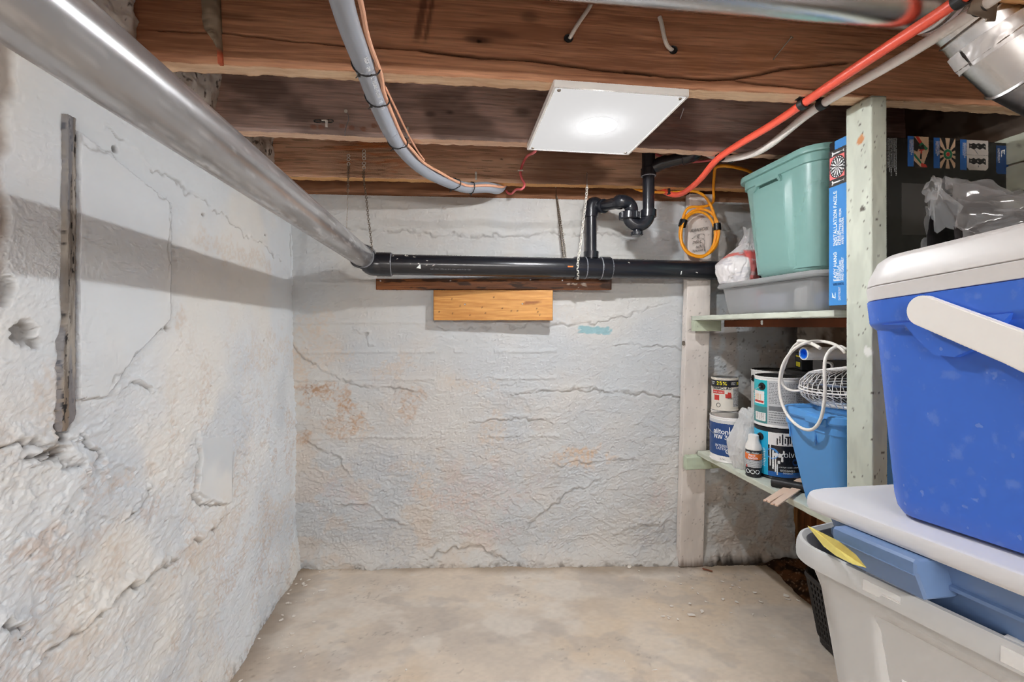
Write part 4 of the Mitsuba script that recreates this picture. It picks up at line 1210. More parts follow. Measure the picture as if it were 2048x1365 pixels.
# ------------------------------------------------------------------ red and white water pipes with their clips
hz = .618
rp = [G(1985, -52, hz), G(1900, 12, hz), G(1760, 104, hz), G(1607, 207, hz), G(1530, 258, hz), G(1438, 316, hz - .004), G(1408, 350, hz - .022), G(1376, 380, hz - .030), G(1352, 390, hz - .022), G(1334, 386, hz - .004)]
e = rp[-1]; rp.append(e + np.array([-.035, .06, .05]))
solo('water_pipe', 'red plastic water pipe running under the joists to the back wall', 'pipe', tube(spline(rp, 120), .0118, 18), 'pex_red')
wp = [G(2040, -40, hz), G(1955, 18, hz), G(1800, 118, hz), G(1645, 208, hz), G(1575, 262, hz - .004), G(1530, 296, hz - .010), G(1495, 311, hz - .006), G(1462, 317, hz - .002), G(1436, 316, hz + .02)]
e = wp[-1]; wp.append(e + np.array([-.06, .05, .06]))
solo('water_pipe', 'white plastic water pipe running beside the red one under the joists', 'pipe', tube(spline(wp, 120), .0118, 18), 'pex_white')
for (u, v), lb in [((1607, 207), 'black pipe clip holding the red pipe under the long split joist'), ((1645, 208), 'black pipe clip holding the white pipe under the long split joist'), ((1440, 315), 'black pipe clip holding the red pipe at the second joist'), ((1464, 317), 'black pipe clip holding the white pipe at the second joist'), ((1922, -2), 'black pipe clip holding the red pipe at the top edge'), ((1962, 12), 'black pipe clip holding the white pipe at the top right')]:
    o = G(u, v, hz)
    t = thing('pipe_clip', lb, 'clip', 'black clips of the red and white pipes')
    dirp = unit([-.16, 1, 0]); sd = unit(np.cross(dirp, UP))
    a_ = np.linspace(-2.4, 2.4, 22)
    prof = Polygon(np.vstack([np.stack([.0158 * np.sin(a_), -.0158 * np.cos(a_)], 1), np.stack([.0122 * np.sin(a_[::-1]), -.0122 * np.cos(a_[::-1])], 1)])).union(Polygon([(-.02, .0105), (.02, .0105), (.02, .0155), (-.02, .0155)]))
    m = np.eye(4); m[:3, 0], m[:3, 1], m[:3, 2], m[:3, 3] = sd, UP, np.cross(sd, UP), o - np.cross(sd, UP) * .009
    put(t + '__hook', slab(prof, .018, m), 'black_plastic', False)
    put(t + '__nail', lathe([(0, -.003), (.0035, -.003), (.0035, -.0015), (.0015, -.001), (.0015, .012)], 10, tr(*(o + sd * .019 + UP * .003))), 'steel_dark')

# ------------------------------------------------------------------ small cables
yj3 = lambda x, o=.008: J3[0] + J3[1] * x - o
def onj3(u, v, o=.008):
    p = P(u, v, 2.0)
    for _ in range(4):
        p = P(u, v, yj3(p[0], o))
    return p
lc = pm @ np.array([-.12, .19, -.005, 1]); lc = lc[:3]
pk = [P(1072, 300, 1.60), P(1062, 308, 1.72), onj3(1047, 325), onj3(1041, 345), onj3(1044, 358), onj3(1049, 370), onj3(1044, 378, .012), P(1033, 379, 2.05), P(1022, 388, 2.13), P(1012, 381, 2.15)]
t = thing('pink_cable', 'pink cable from the panel lamp down the orange joist to the sill', 'cable')
put(t + '__cable', tube(spline(pk, 70), .0052, 10), 'cable_pink')
put(t + '__staple', cat_([box(.024, .003, .006, .001, tr(*(onj3(1041, 341, .014)))), box(.003, .008, .006, .001, tr(*(onj3(1041, 341, .010) + [.0105, 0, 0]))), box(.003, .008, .006, .001, tr(*(onj3(1041, 341, .010) - [.0105, 0, 0])))]), 'zinc_white', False)
pk2 = [P(1300, 304, 1.97), P(1322, 313, 1.97), P(1350, 321, 1.97), P(1378, 324, 1.97), P(1410, 322, 1.95), P(1436, 317, 1.90)]
solo('pink_cable', 'pink cable running behind the black branch pipe to the red water pipe', 'cable', tube(spline(pk2, 50), .0052, 10), 'cable_pink')
oc = [P(1256, 370, 2.11), P(1272, 378, 2.12), P(1290, 383, 2.12), P(1330, 385, 2.10), P(1362, 384, 2.09), P(1390, 383, 2.09), P(1412, 396, 2.10), P(1425, 420, 2.11), P(1432, 447, 2.12)]
cc_ = np.array([1398, 466])
lp = []
for k, a_ in enumerate(np.linspace(.45, .45 + 2 * 2 * math.pi + 2.4, 64)):
    w_ = 1 + .035 * math.sin(2.3 * a_ + 1) + .02 * k / 64
    rx, ry = (38 if k < 32 else 35) * w_, (48 if k < 32 else 43) * w_
    lp.append(P(cc_[0] + rx * math.cos(a_) + (1 if k < 32 else -2), cc_[1] + ry * math.sin(a_) + (0 if k < 32 else 3), 2.118 + .014 * math.sin(a_ * .5 + .3)))
tail = [P(1372, 421, 2.12), P(1392, 414, 2.12), P(1414, 412, 2.125), P(1426, 404, 2.13), P(1427, 384, 2.10), P(1429, 345, 1.98), P(1434, 334, 1.90), P(1448, 332, 1.86), P(1480, 337, 1.88), P(1504, 346, 1.92)]
t = thing('orange_cable', 'coil of orange cable hanging on the leaning white post', 'cable')
put(t + '__cable', tube(spline(oc + lp + tail, 420), .0062, 10), 'cable_orange')
for (u, v), ax in [((1366, 447), [.3, 0, 1]), ((1434, 454), [-.1, 0, 1])]:
    o = P(u, v, 2.118)
    put(t + '__tape', lathe([(.0165, -.016), (.0178, -.015), (.0178, .015), (.0165, .016)], 20, along(o, ax)), 'tape_black', label='black tape wrapped round the coil')
st = P(1430, 332, 1.905)
put(t + '__clip', box(.012, .006, .012, .002, tr(*st)), 'steel_dark', False)
o = P(1338, 383, 2.085)
put(t + '__hook', cat_([box(.010, .012, .026, .002, tr(*o)), box(.022, .012, .006, .001, tr(*(o + [0.004, 0, -.012])))]), 'black_plastic', False, label='black cable hook')

def onj1(u, v, o=0.0):
    p = P(u, v, 1.2)
    for _ in range(5):
        p = P(u, v, J1[0] + J1[1] * p[0] - o)
    return p
dq = dc(.14)
a_, b_ = onj1(1139, 77, -.02), onj1(1150, 58, .012)
solo('white_cable', 'short white cable entering a hole in the long split joist, left of two', 'cable', tube(spline([a_, onj1(1141, 74, .004), onj1(1156, 48, .016), onj1(1174, 22, .02), onj1(1184, 2, .02)], 30), .0052, 10), 'cable_white')
solo('white_cable', 'short white cable entering a hole in the long split joist, right of two', 'cable', tube(spline([onj1(1345, 99, -.02), onj1(1341, 98, .006), onj1(1333, 88, .014), onj1(1326, 62, .02), onj1(1319, 34, .02)], 30), .0052, 10), 'cable_white')
for u, v in [(1137, 77), (1346, 100)]:
    put(labels and 'ceiling_joist__hole', lathe([(0, -.0005), (.0095, -.0006), (.0105, .0006), (.0118, .001)], 20, along(onj1(u, v, .0035), [0, -1, 0])), 'ink_black', label='black disc marking a drilled hole')  # flat black disc stands for the shade inside the hole
nail('nail', 'long rusty nail sticking out of the long split joist below the silver duct', onj1(1545, 121), [.28, -.62, .42], .062, .0016, .0042, 'steel_dark')
def onj2(u, v, o=0.0):
    p = P(u, v, 1.6)
    for _ in range(5):
        p = P(u, v, J2[0] + J2[1] * p[0] - o)
    return p
nail('nail', 'nail in the dark joist right of the panel lamp', onj2(1361, 236), [.1, -.5, .6], .03, .0013, .003)
nail('nail', 'bent nail hanging by a thread in the dark joist left of the grey hose', onj2(694, 226), [0, -1, .1], .010, .0016, .006, 'zinc_white')
# thread, strap and a small plate on the dark joist
solo('thread', 'dark thread hanging from a nail head on the dark joist', 'thread', tube(spline([onj2(694, 226, .011), onj2(697, 238, .012), onj2(693, 252, .01), onj2(690, 272, .006)], 30), .0011, 6), 'ink_grey')
o = onj2(815, 266, .003)
t = thing('metal_strap', 'short grey metal strap nailed to the dark joist right of the grey hose', 'strap')
put(t + '__strap', slab(Polygon(rrect(.011, .042, .0052, 5, 4)), .002, frame(o, [1, .11, 0], [0, 0, 1])), 'steel', False)
put(t + '__nail', lathe([(0, .006), (.004, .005), (.004, .002)], 14, along(o + UP * .014, [0, -1, 0])), 'zinc_white')
o = onj2(648, 243, .004)
t = thing('metal_hook', 'small black twin loop bracket with a pale clip on the dark joist', 'hook')
put(t + '__loop', cat_([tube(o + np.stack([-.019 + .0125 * np.cos(q), -.003 + 0 * q, .0045 * np.sin(q)], 1), .0016, 6, closed=True) if True else None for q in [np.arange(24) * 2 * np.pi / 24]] + [tube(o + np.stack([.019 + .0125 * np.cos(q), -.003 + 0 * q, .0045 * np.sin(q)], 1), .0016, 6, closed=True) for q in [np.arange(24) * 2 * np.pi / 24]] + [box(.018, .004, .006, .001, tr(*o))]), 'black_plastic', label='black wire loops')
put(t + '__clip', cat_([box(.008, .004, .022, .001, tr(*(o + [.010, -.004, -.010]))), box(.020, .004, .004, .001, tr(*(o + [.004, -.006, .001])))]), 'white_plastic', False)
o = onj3(952, 352, .006)
solo('cable_anchor', 'pale nail plate on the orange joist above the end of the grey hose', 'anchor', cat_([box(.009, .006, .034, .002, tr(*o)), lathe([(0, .006), (.005, .005), (.005, 0)], 12, along(o + UP * .012, [0, -1, 0]))]), 'zinc_white')
# weathered sliver of wood nailed on the first joist
b0, b1 = onj1(437, 128, .006), onj1(430, -30, .006)
q = []
for k in np.linspace(0, 1, 60):
    o = b0 + (b1 - b0) * k
    wd = .004 + .017 * sst(.12, .55, k) + .003 * (fbm(k * 14, 1, 0, 3, 4) - .5)
    q.append(o + np.array([[.008, 0, 0], [.008, .008, 0], [.008 - 2 * wd, .008, 0], [.008 - 2 * wd, -.002, 0], [.008 - wd, -.010, 0], [.004, -.008, 0]])[::-1])
g = loft(q); v = np.array(g.vertices)
c = woodcol(v[:, 2], v[:, 0] * 2, (112, 96, 80), (176, 160, 140), 77, 5, 60)
c = mixc(c, lin((196, 92, 60)), .8 * sst(EYE + .665, EYE + .65, v[:, 2]))
solo('wood_sliver', 'weathered grey splinter of wood hanging pointed on the first joist at the left', 'splinter', g, 'vc_rough', True, c)
# ragged mortar where the joists enter the left wall

# ------------------------------------------------------------------ totes, boxes and the rest
def basis(o, yd, roll=0.0):
    """frame at o whose y runs along yd (away), x to the right, z up"""
    y = unit(yd); x = unit(np.cross(y, UP)); z = np.cross(x, y)
    m = np.eye(4); m[:3, 0], m[:3, 1], m[:3, 2], m[:3, 3] = x, y, z, o
    return m

scene['green_plastic'] = {'type': 'twosided', 'b': {'type': 'principled', 'base_color': {'type': 'rgb', 'value': [float(x) for x in lin((126, 166, 160))]}, 'roughness': .32, 'specular': .5}}
scene['clear_plastic'] = {'type': 'principledthin', 'base_color': {'type': 'rgb', 'value': [.95, .95, .96]}, 'roughness': .20, 'spec_trans': .58, 'diff_trans': 1.15, 'eta': 1.4}
scene['clear_film'] = {'type': 'principledthin', 'base_color': {'type': 'rgb', 'value': [.97, .97, .98]}, 'roughness': .09, 'spec_trans': .78, 'diff_trans': 1.0, 'eta': 1.5}
scene['milky_film'] = {'type': 'principledthin', 'base_color': {'type': 'rgb', 'value': [.99, .99, .99]}, 'roughness': .25, 'spec_trans': .25, 'diff_trans': 1.1, 'eta': 1.45}

# -- green tote, open lip up, leaning slightly, on the clear box
gm = basis([1.195, 1.70, 0], D)          # x across the shelf, the aisle side is -x
gz0, gz1 = EYE + .186, EYE + .594
def goff(x, y, nx, ny, z):
    k = 0.0
    if nx < -.7:                          # aisle side: a raised middle panel under the handle
        k = .015 * sst(.100, .085, abs(y - .02)) * sst(gz0 + .005, gz0 + .03, z) * sst(gz1 - .055, gz1 - .075, z)
    elif abs(ny) > .7:
        k = .008 * sst(.16, .14, abs(x)) * sst(gz1 - .055, gz1 - .075, z)
    return k
W0, D0, W1, D1 = .41, .315, .485, .40
lv = []
for k in np.linspace(0, 1, 16):
    z = gz0 + (gz1 - .004 - gz0) * k
    w, d = W0 + (W1 - W0) * k, D0 + (D1 - D0) * k
    if k == 0:
        lv += [(w - .03, d - .03, .05, z), (w - .006, d - .006, .06, z + .004)]
    lv.append((w + .0, d + .0, .065, z + (.012 if k == 0 else 0)))
body = loft(rings(lv, 8, 18, goff), True, False)
zc = gz1 - .05
rim = [(W1 - .012, D1 - .012, .06, gz1 - .052), (W1 + .004, D1 + .004, .068, gz1 - .050), (W1 + .004, D1 + .004, .068, gz1 - .022), (W1 + .030, D1 + .030, .078, gz1 - .022), (W1 + .034, D1 + .034, .08, gz1 - .016), (W1 + .030, D1 + .030, .078, gz1 - .002),
       (W1 + .016, D1 + .016, .072, gz1), (W1 - .004, D1 - .004, .064, gz1 - .003), (W1 - .012, D1 - .012, .06, gz1 - .03), (W0 + .01, D0 + .01, .055, gz0 + .015), (W0 - .04, D0 - .04, .04, gz0 + .008)]
t = thing('storage_tote', 'sea green plastic tote with a white label on the clear box', 'tote')
tilt = trimesh.transformations.rotation_matrix(math.radians(1.5), [0, 1, 0], [0, 0, gz0])
put(t + '__body', xf(body, gm), 'green_plastic', 40)
put(t + '__rim', xf(loft(rings(rim, 8, 18), False, True), gm), 'green_plastic', 30)
# handle on the aisle side, its recess shade painted as a dark sheet
xa = -(W1 - .012) / 2
hs_ = slab(Polygon([(-.075, -.012), (-.06, .014), (.06, .014), (.075, -.012), (.066, -.012), (.054, .004), (-.054, .004), (-.066, -.012)]), .010)
hm = np.eye(4); hm[:3, 0], hm[:3, 1], hm[:3, 2], hm[:3, 3] = [0, -1, 0], [0, 0, 1], [-1, 0, 0], [xa - .006, .02, gz1 - .066]
put(t + '__handle', xf(xf(hs_, hm), gm), 'green_plastic', False)
mat('green_shade', (34, 66, 60), .6)
put(t + '__slot_shade', xf(xf(slab(Polygon([(-.054, -.010), (-.048, .004), (.048, .004), (.054, -.010)]), .0015), hm), gm), 'green_shade', False)
# label
lmx = np.eye(4)
sl_ = (W1 - W0) / 2 / (gz1 - gz0)
zl = EYE + .33
lx = -(W0 + (W1 - W0) * ((zl - gz0) / (gz1 - gz0))) / 2 - .0115
n_ = unit([-1, 0, -sl_]); up_ = unit([-sl_, 0, 1])
lmx[:3, 0], lmx[:3, 1], lmx[:3, 2], lmx[:3, 3] = [0, -1, 0], up_, n_, [lx, .022, zl]
lmx = gm @ lmx
t_ = t + '__label'
put(t_, slab(Polygon([(-.047, -.072), (.052, -.072), (.052, .072), (-.047, .072)]), .0012, lmx), 'white_paper', False, label='white product label')
T_ = lambda x, y: lmx @ tr(x, y, .0012)
a_ = np.linspace(.3, 5.2, 30)
bars = [slab([(0, 0), (w_, 0), (w_, .020), (0, .020)], .0005, T_(.028 + x_, -.062)) for x_, w_ in [(0, .001), (.002, .002), (.005, .001), (.0075, .0015), (.010, .001), (.0125, .002), (.016, .001)]]
put(t_ + '__print', cat_([text('M', .020, T_(-.006, .038) @ yaw(-8), .0005, True), text('Storage', .0080, T_(-.036, .030), .0004), text('Container 14 L', .0080, T_(-.036, .019), .0004), text('Bac de rangement, 14 L', .0066, T_(-.036, .008), .0004), text('brightroom', .005, T_(-.036, -.002), .0004, True),
                          text('11 in', .006, T_(-.036, -.022), .0004), text('28 cm', .006, T_(-.036, -.036), .0004), text('5 Recycle', .005, T_(-.030, -.062), .0004), tube(np.array([(T_(.036 + .012 * math.cos(q), .054 + .012 * math.sin(q)) @ np.array([0, 0, 0, 1]))[:3] for q in a_]), .001, 5), lathe([(0, .001), (.004, .0008), (.004, 0)], 12, T_(.037, .054)),
                          *bars, *[slab([(0, 0), (.07, 0), (.07, .0006), (0, .0006)], .0004, T_(-.036, y)) for y in (-.012, -.026, -.044)]]), 'ink_grey', False)
# -- clear box under it
t = thing('storage_box', 'long translucent plastic box with a clear lid under the green tote', 'storage box')
cm = basis([1.165, 1.748, ZU], D)
CW, CD, CH = .47, .565, .135
put(t + '__body', xf(loft(rings([(CW - .09, CD - .09, .03, .002), (CW - .06, CD - .06, .035, .004), (CW - .05, CD - .05, .04, .012), (CW - .018, CD - .018, .045, CH - .024)], 6, 8), True, False), cm), 'clear_plastic', 30)
put(t + '__lid', xf(loft(rings([(CW - .03, CD - .03, .045, CH - .022), (CW + .016, CD + .016, .05, CH - .020), (CW + .020, CD + .020, .05, CH - .014), (CW + .008, CD + .008, .05, CH - .002), (CW - .02, CD - .02, .05, CH)], 6, 8), False, True), cm), 'clear_plastic', 30)
cols = [('toy_grey', (206, 210, 216), -.14, .20, .06, .10, .10), ('toy_lilac', (190, 194, 216), -.14, .05, .07, .16, .07), ('toy_white', (226, 224, 224), -.15, -.10, .05, .06, .085), ('toy_pink', (222, 150, 150), -.15, .135, .03, .018, .09), ('toy_blue', (112, 138, 182), -.13, -.19, .06, .09, .06), ('toy_orange', (222, 150, 120), -.155, -.095, .03, .03, .05)]
for nme, col, x, y, sx, sy, sz in cols:
    mat(nme, col, .6)
    put(t + '__contents', xf(box(sx, sy, sz, .012), cm @ tr(x + .02, y, .012 + sz / 2)), nme, 40)
mat('toy_dark', (170, 172, 182), .6)
put(t + '__contents', xf(box(.22, .46, .055, .012), cm @ tr(.04, 0, .012 + .03)), 'toy_dark', 40)

def blob(seed, sx, sy, sz, n=5, amp=.22, fr=3.0, crease=.5, flat=True):
    g = trimesh.creation.icosphere(n)
    v = np.array(g.vertices)
    r = 1 + amp * (fbm(v[:, 0] * fr, v[:, 1] * fr, v[:, 2] * fr + seed, 3, seed) - .5) * 2
    cr = 1 - np.abs(2 * fbm(v[:, 0] * fr * 1.6, v[:, 1] * fr * 1.6, v[:, 2] * fr * .8 + seed + 4, 3, seed + 1) - 1)
    r = r - crease * .10 * cr ** 4 - crease * .05 * (1 - np.abs(2 * fbm(v[:, 0] * fr * 4, v[:, 1] * fr * 4, v[:, 2] * fr * 2 + seed, 2, seed + 2) - 1)) ** 3
    v = v * r[:, None]
    if flat:
        v[:, 2] = np.maximum(v[:, 2], -.62)
        v[:, 2] += .62
        v[:, 2] /= 1.62
    return trimesh.Trimesh(v * np.array([sx, sy, sz]), g.faces, process=False)

# -- red and white printed bag in a clear bag, beside the green tote
t = thing('plastic_bag', 'crumpled red and white printed plastic bag left of the green tote', 'bag')
bm_ = tr(.985, 1.985, ZU + CH + .004)
g = blob(5, .092, .088, .215, 6, .15, 1.7, .45)
v = np.array(g.vertices)
taper = 1 - .62 * sst(.08, .20, v[:, 2]); v[:, 0] = v[:, 0] * taper + .045 * sst(.05, .2, v[:, 2]); v[:, 1] *= taper
g.vertices = v
c = np.broadcast_to(lin((226, 222, 222)), v.shape)
band = sst(.098, .106, v[:, 2] + .01 * np.sin(v[:, 0] * 40)) * sst(.132, .124, v[:, 2])
c = mixc(c, lin((206, 92, 84)), .9 * band)
rt_ = sst(.004, .012, v[:, 0] + .14 * (v[:, 2] - .06) ) * sst(.142, .132, v[:, 2])
c = mixc(c, lin((230, 104, 100)), .85 * rt_ * (sst(.35, .5, fbm(v[:, 0] * 40, v[:, 2] * 60, 0, 3, 8)) * .5 + .5))
c = mixc(c, lin((186, 184, 190)), .6 * sst(.5, .6, fbm(v[:, 0] * 30, v[:, 2] * 90, 4, 3, 9)) * (1 - rt_))
put(t + '__packet', xf(g, bm_), 'vc_gloss', True, c)
kn = []
ea = np.arange(30) * 2 * np.pi / 30
for s, rad in [(0, .034), (.35, .026), (.7, .020), (1, .024), (1.3, .030)]:
    kn.append(np.stack([.045 + .012 * s + rad * np.cos(ea) * (1 + .2 * np.sin(5 * ea + s)), rad * np.sin(ea) * (1 + .2 * np.sin(5 * ea + s)), .170 + .055 * s + .008 * np.sin(3 * ea) * s], 1))
put(t + '__neck', xf(loft(kn, False, False), bm_), 'milky_film', True, label='gathered clear neck')

# -- dartboard box: on end, spine to the aisle, printed face to the camera
t = thing('dartboard_box', 'tall blue and black printed dartboard box standing on the upper shelf behind the post', 'box')
e0 = np.array([.985, 1.338, ZU]); fx = unit([.535, .058, 0]); sx_ = unit([-fx[1], fx[0], 0])
BH, BL, BT = .516, .536, .066
bmx = np.eye(4); bmx[:3, 0], bmx[:3, 1], bmx[:3, 2], bmx[:3, 3] = fx, sx_, UP, e0
mat('carton_black', (20, 20, 21), .4)
mat('carton_grey', (62, 60, 60), .35)
put(t + '__box', boxat((0, 0, 0), (BL, BT, BH), .0025, bmx), 'carton_black', False)
sp = np.eye(4); sp[:3, 0], sp[:3, 1], sp[:3, 2], sp[:3, 3] = -sx_, UP, -fx, e0 + sx_ * BT     # x towards the camera, y up
SP = lambda x, y, h=.0: sp @ tr(x, y, h)
rot = yaw(90)
mat('spine_blue', (66, 138, 206), .42)
put(t + '__spine_print', slab([(0, .016), (BT - .001, .016), (BT - .001, .378), (0, .378)], .0006, SP(0.0005, 0)), 'spine_blue', False, label='bright blue spine')
put(t + '__spine_print', slab([(0, .378), (BT - .001, .378), (BT - .001, .488), (0, .488)], .0006, SP(0.0005, 0)), 'carton_grey', False, label='grey picture panel on the spine')
put(t + '__spine_print', slab([(.022, .488), (BT - .001, .488), (BT - .001, BH - .002), (.022, BH - .002)], .0006, SP(0.0005, 0)), 'spine_blue', False)
put(t + '__spine_print', slab([(0, 0.001), (BT - .001, .001), (BT - .001, .015), (0, .015)], .0006, SP(0.0005, 0)), 'carton_grey', False)
TX = lambda s, h, x, y, bold=True: text(s, h, SP(x, y, .0006) @ rot, .0005, bold)
def fit(s, h, L, x, y, bold=True):
    g = meshkit.text_mesh(s, h, .0005, bold); k = L / (g.bounds[1, 0] - g.bounds[0, 0])
    s_ = np.eye(4); s_[0, 0] = k
    return xf(g, SP(x, y, .0006) @ rot @ s_)
put(t + '__spine_lettering', cat_([fit('EASY HANG', .0115, .088, .030, .088), fit('BRISTLE', .0062, .046, .038, .088), fit('DARTBOARD', .0068, .062, .046, .088), fit('AND CABINET', .0074, .070, .055, .088), fit('INSTALLATION FACILE', .0115, .166, .030, .196), fit('CIBLE DE', .0062, .044, .038, .196), fit('FLECHETTES EN CRIN', .0070, .108, .046, .196), fit('AVEC ARMOIRE', .0070, .080, .055, .196), fit('EASTPOINT', .0075, .040, .044, .030, False)]), 'ink_white', False)
g = meshkit.text_mesh('SONOMA', .0075, .0005, True)
put(t + '__spine_lettering', xf(g, SP(.056, .083, .0006) @ yaw(180) @ np.diag([.040 / g.bounds[1, 0], 1, 1, 1])), 'ink_navy', False)
lg = lambda M: cat_([slab([(.000, 0), (.0035, 0), (.0035, .022), (.000, .022)], .0006, M), slab([(0, .018), (.016, .019), (.015, .022), (0, .022)], .0006, M), slab([(0, .009), (.011, .010), (.010, .013), (0, .013)], .0006, M), slab([(0, 0), (.022, .001), (.018, .004), (0, .003)], .0006, M)])
put(t + '__spine_logo', lg(SP(.026, .036, .0006) @ rot @ np.array([[1, .35, 0, 0], [0, 1, 0, 0], [0, 0, 1, 0], [0, 0, 0, 1.]]) @ np.diag([.9, .6, 1, 1])), 'ink_white', False)
# dartboard picture on the spine
cx, cy = .033, .434
put(t + '__spine_picture', slab([(.004, .400), (.058, .400), (.058, .468), (.004, .468)], .0004, SP(0, 0, .0006)), 'ink_pink', False)
disc = lambda r, n=40: [(r * math.cos(k * 2 * math.pi / n), r * math.sin(k * 2 * math.pi / n)) for k in range(n)]
dz = .0010
put(t + '__spine_picture', slab(disc(.0335), .0003, SP(cx, cy, dz) @ np.diag([.84, 1, 1, 1])), 'ink_black', False)
wedge = lambda r0, r1, k, n: [(r0 * math.cos(a), r0 * math.sin(a)) for a in ((k - .26) * 2 * math.pi / n, (k + .26) * 2 * math.pi / n)] + [(r1 * math.cos(a), r1 * math.sin(a)) for a in ((k + .26) * 2 * math.pi / n, (k - .26) * 2 * math.pi / n)]
M_ = SP(cx, cy, dz + .0003) @ np.diag([.84, 1, 1, 1])
put(t + '__spine_picture', cat_([slab(Polygon(wedge(.002, .025, k, 12)), .0003, M_) for k in range(12)] + [slab(Polygon(wedge(.027, .031, k + .5, 20)), .0003, M_) for k in range(20)]), 'ink_white', False)
dart = lambda M: cat_([slab([(-.016, -.0022), (.008, -.0022), (.008, .0022), (-.016, .0022)], .0003, M), slab([(-.022, -.0065), (-.018, -.0065), (-.014, 0), (-.018, .0065), (-.022, .0065), (-.020, 0)], .0003, M), slab([(.008, -.0008), (.020, -.0005), (.020, .0005), (.008, .0008)], .0003, M), slab([(.018, 0), (.024, -.005), (.024, -.003), (.021, 0), (.024, .003), (.024, .005)], .0003, M)])
put(t + '__spine_picture', cat_([dart(SP(.033, .477, .0006)), dart(SP(.033, .389, .0006))]), 'ink_white', False)
# the big face: x to the right, y up
fm = np.eye(4); fm[:3, 0], fm[:3, 1], fm[:3, 2], fm[:3, 3] = fx, UP, -sx_, e0
FM = lambda x, y, h=.0: fm @ tr(x, y, h)
def fpx(u, v):
    """place on the printed face of what the photo shows at u, v: metres along, metres up"""
    a = np.array([(u - 1024) / FPX, 1, (652 - v) / FPX]); o = e0 - [0, 0, EYE]
    k = (o @ sx_) / (a @ sx_); p = a * k - o
    return p @ fx, p[2]
dn = yaw(-90)
def panel(key, u0, u1, v0, v1, m, h=.0, ch=.0):
    (x0, y1), (x1, _), (_, y0) = fpx(u0, v0), fpx(u1, v0), fpx(u0, v1)
    put(key, slab([(x0, y1), (x0, y0 + ch), (x0 + ch, y0), (x1 - ch, y0), (x1, y0 + ch), (x1, y1)], .0005, FM(0, 0, h)), m, False)
    return x0, x1, y0, y1
put(t + '__face_sheen', slab([(*fpx(1803, 366),), (*fpx(1803, 470),), (*fpx(1998, 470),), (*fpx(1998, 376),)], .0004, FM(0, 0, 0)), 'carton_grey', False, label='dark grey panel painted as a sheen')  # gloss of the black face put in as a grey panel
key = t + '__face_picture'
for (ua, ub, uc) in [(1815, 1827, 1857), (1867, 1879, 1910), (1920, 1933, 1976)]:
    vo = (ua - 1815) * .065
    x0, x1, y0, y1 = panel(key, ua, ub, 272 + vo, 333 + vo, 'ink_blue', .0, .0)
    tx = []
    for i, (w_, s_) in enumerate([(.040, 'EASY DART STORAGE'), (.046, 'RANGEMENT FACILE'), (.038, 'FOR 6 DARTS')]):
        g = meshkit.text_mesh(s_, .0036, .0004, True); k = w_ / g.bounds[1, 0]
        tx.append(xf(g, FM(x1 - .0045 - .0048 * i, y1 - .010, .0006) @ dn @ np.diag([k, 1, 1, 1])))
    put(t + '__face_lettering', cat_(tx), 'ink_white', False)
x0, x1, y0, y1 = panel(key, 1827.5, 1857, 273, 334, 'ink_tan', .0, .006)
q = lambda pts, m, h=.0006: put(key, slab([(x0 + (x1 - x0) * a, y0 + (y1 - y0) * b) for a, b in pts], .0004, FM(0, 0, h)), m, False)
q([(0, 1), (.45, .72), (.2, .5), (0, .55)], 'ink_black'); q([(.1, 1), (.3, 1), (.55, .82), (.38, .76)], 'ink_red'); q([(.0, .2), (.45, .0), (.0, .0)], 'ink_black'); q([(.0, .36), (.5, .08), (.5, .16), (.04, .44)], 'ink_green'); q([(.5, .0), (.9, .0), (.8, .1), (.45, .14)], 'ink_red')
q([(.3, .7), (.5, .83), (.95, .62), (.8, .55), (.6, .66)], 'ink_green'); q([(.28, .62), (.62, .76), (.7, .6), (.45, .56)], 'ink_black', .0009); q([(.44, .58), (.54, .58), (.54, .44), (.44, .44)], 'ink_red', .0009); q([(.32, .56), (.7, .6), (.7, .56), (.34, .52)], 'ink_red', .001); q([(.42, .44), (.52, .44), (.52, .26), (.40, .26)], 'ink_black', .0009); q([(.6, .0), (1, .55), (1, .0)], 'ink_black', .0005)
x0, x1, y0, y1 = panel(key, 1879.5, 1910, 276, 337, 'ink_black', .0, .006)
cx, cy = (x0 + x1) / 2, (y0 + y1) / 2 - .003
clip_ = Polygon([(x0, y1), (x0, y0), (x1 - .006, y0), (x1, y0 + .006), (x1, y1)])
fan = shapely.union_all([Polygon(wedge(.012, .07, k + .5, 10)) for k in range(10)])
fan = shapely.affinity.translate(fan, cx, cy).intersection(clip_)
put(key, slab(fan, .0004, FM(0, 0, .0005)), 'ink_tan', False)
put(key, slab(disc(.0165), .0004, FM(cx, cy, .0009)), 'ink_tan', False); put(key, slab(disc(.0150), .0004, FM(cx, cy, .0012)), 'ink_green', False); put(key, slab(disc(.0072, 24), .0004, FM(cx, cy, .0015)), 'ink_tan', False); put(key, slab(disc(.0060, 24), .0004, FM(cx, cy, .0018)), 'ink_red', False)
mat('ink_pale', (206, 200, 196), .55)
x0, x1, y0, y1 = panel(key, 1933.5, 1976, 280, 340, 'ink_pale', .0, .008)
for cy in (.80, .30):
    ww = np.linspace(.10, .88, 24)
    up_e = [(a, cy + .085 + .022 * math.sin(a * 26)) for a in ww]; lo_e = [(a, cy - .085 - .025 * math.sin(a * 22 + 1)) for a in ww[::-1]]
    q(up_e + lo_e, 'ink_black')
    for a in (.18, .82, .5):
        q([(a - .02, cy - .01), (a + .02, cy - .01), (a + .02, cy + .02), (a - .02, cy + .02)], 'ink_pale', .001)
q([(0, .508), (1, .508), (1, .498), (0, .498)], 'ink_grey'); q([(.30, .72), (.33, .72), (.52, .54), (.49, .54)], 'ink_grey'); q([(.52, .16), (.55, .16), (.55, .10), (.52, .10)], 'ink_grey')
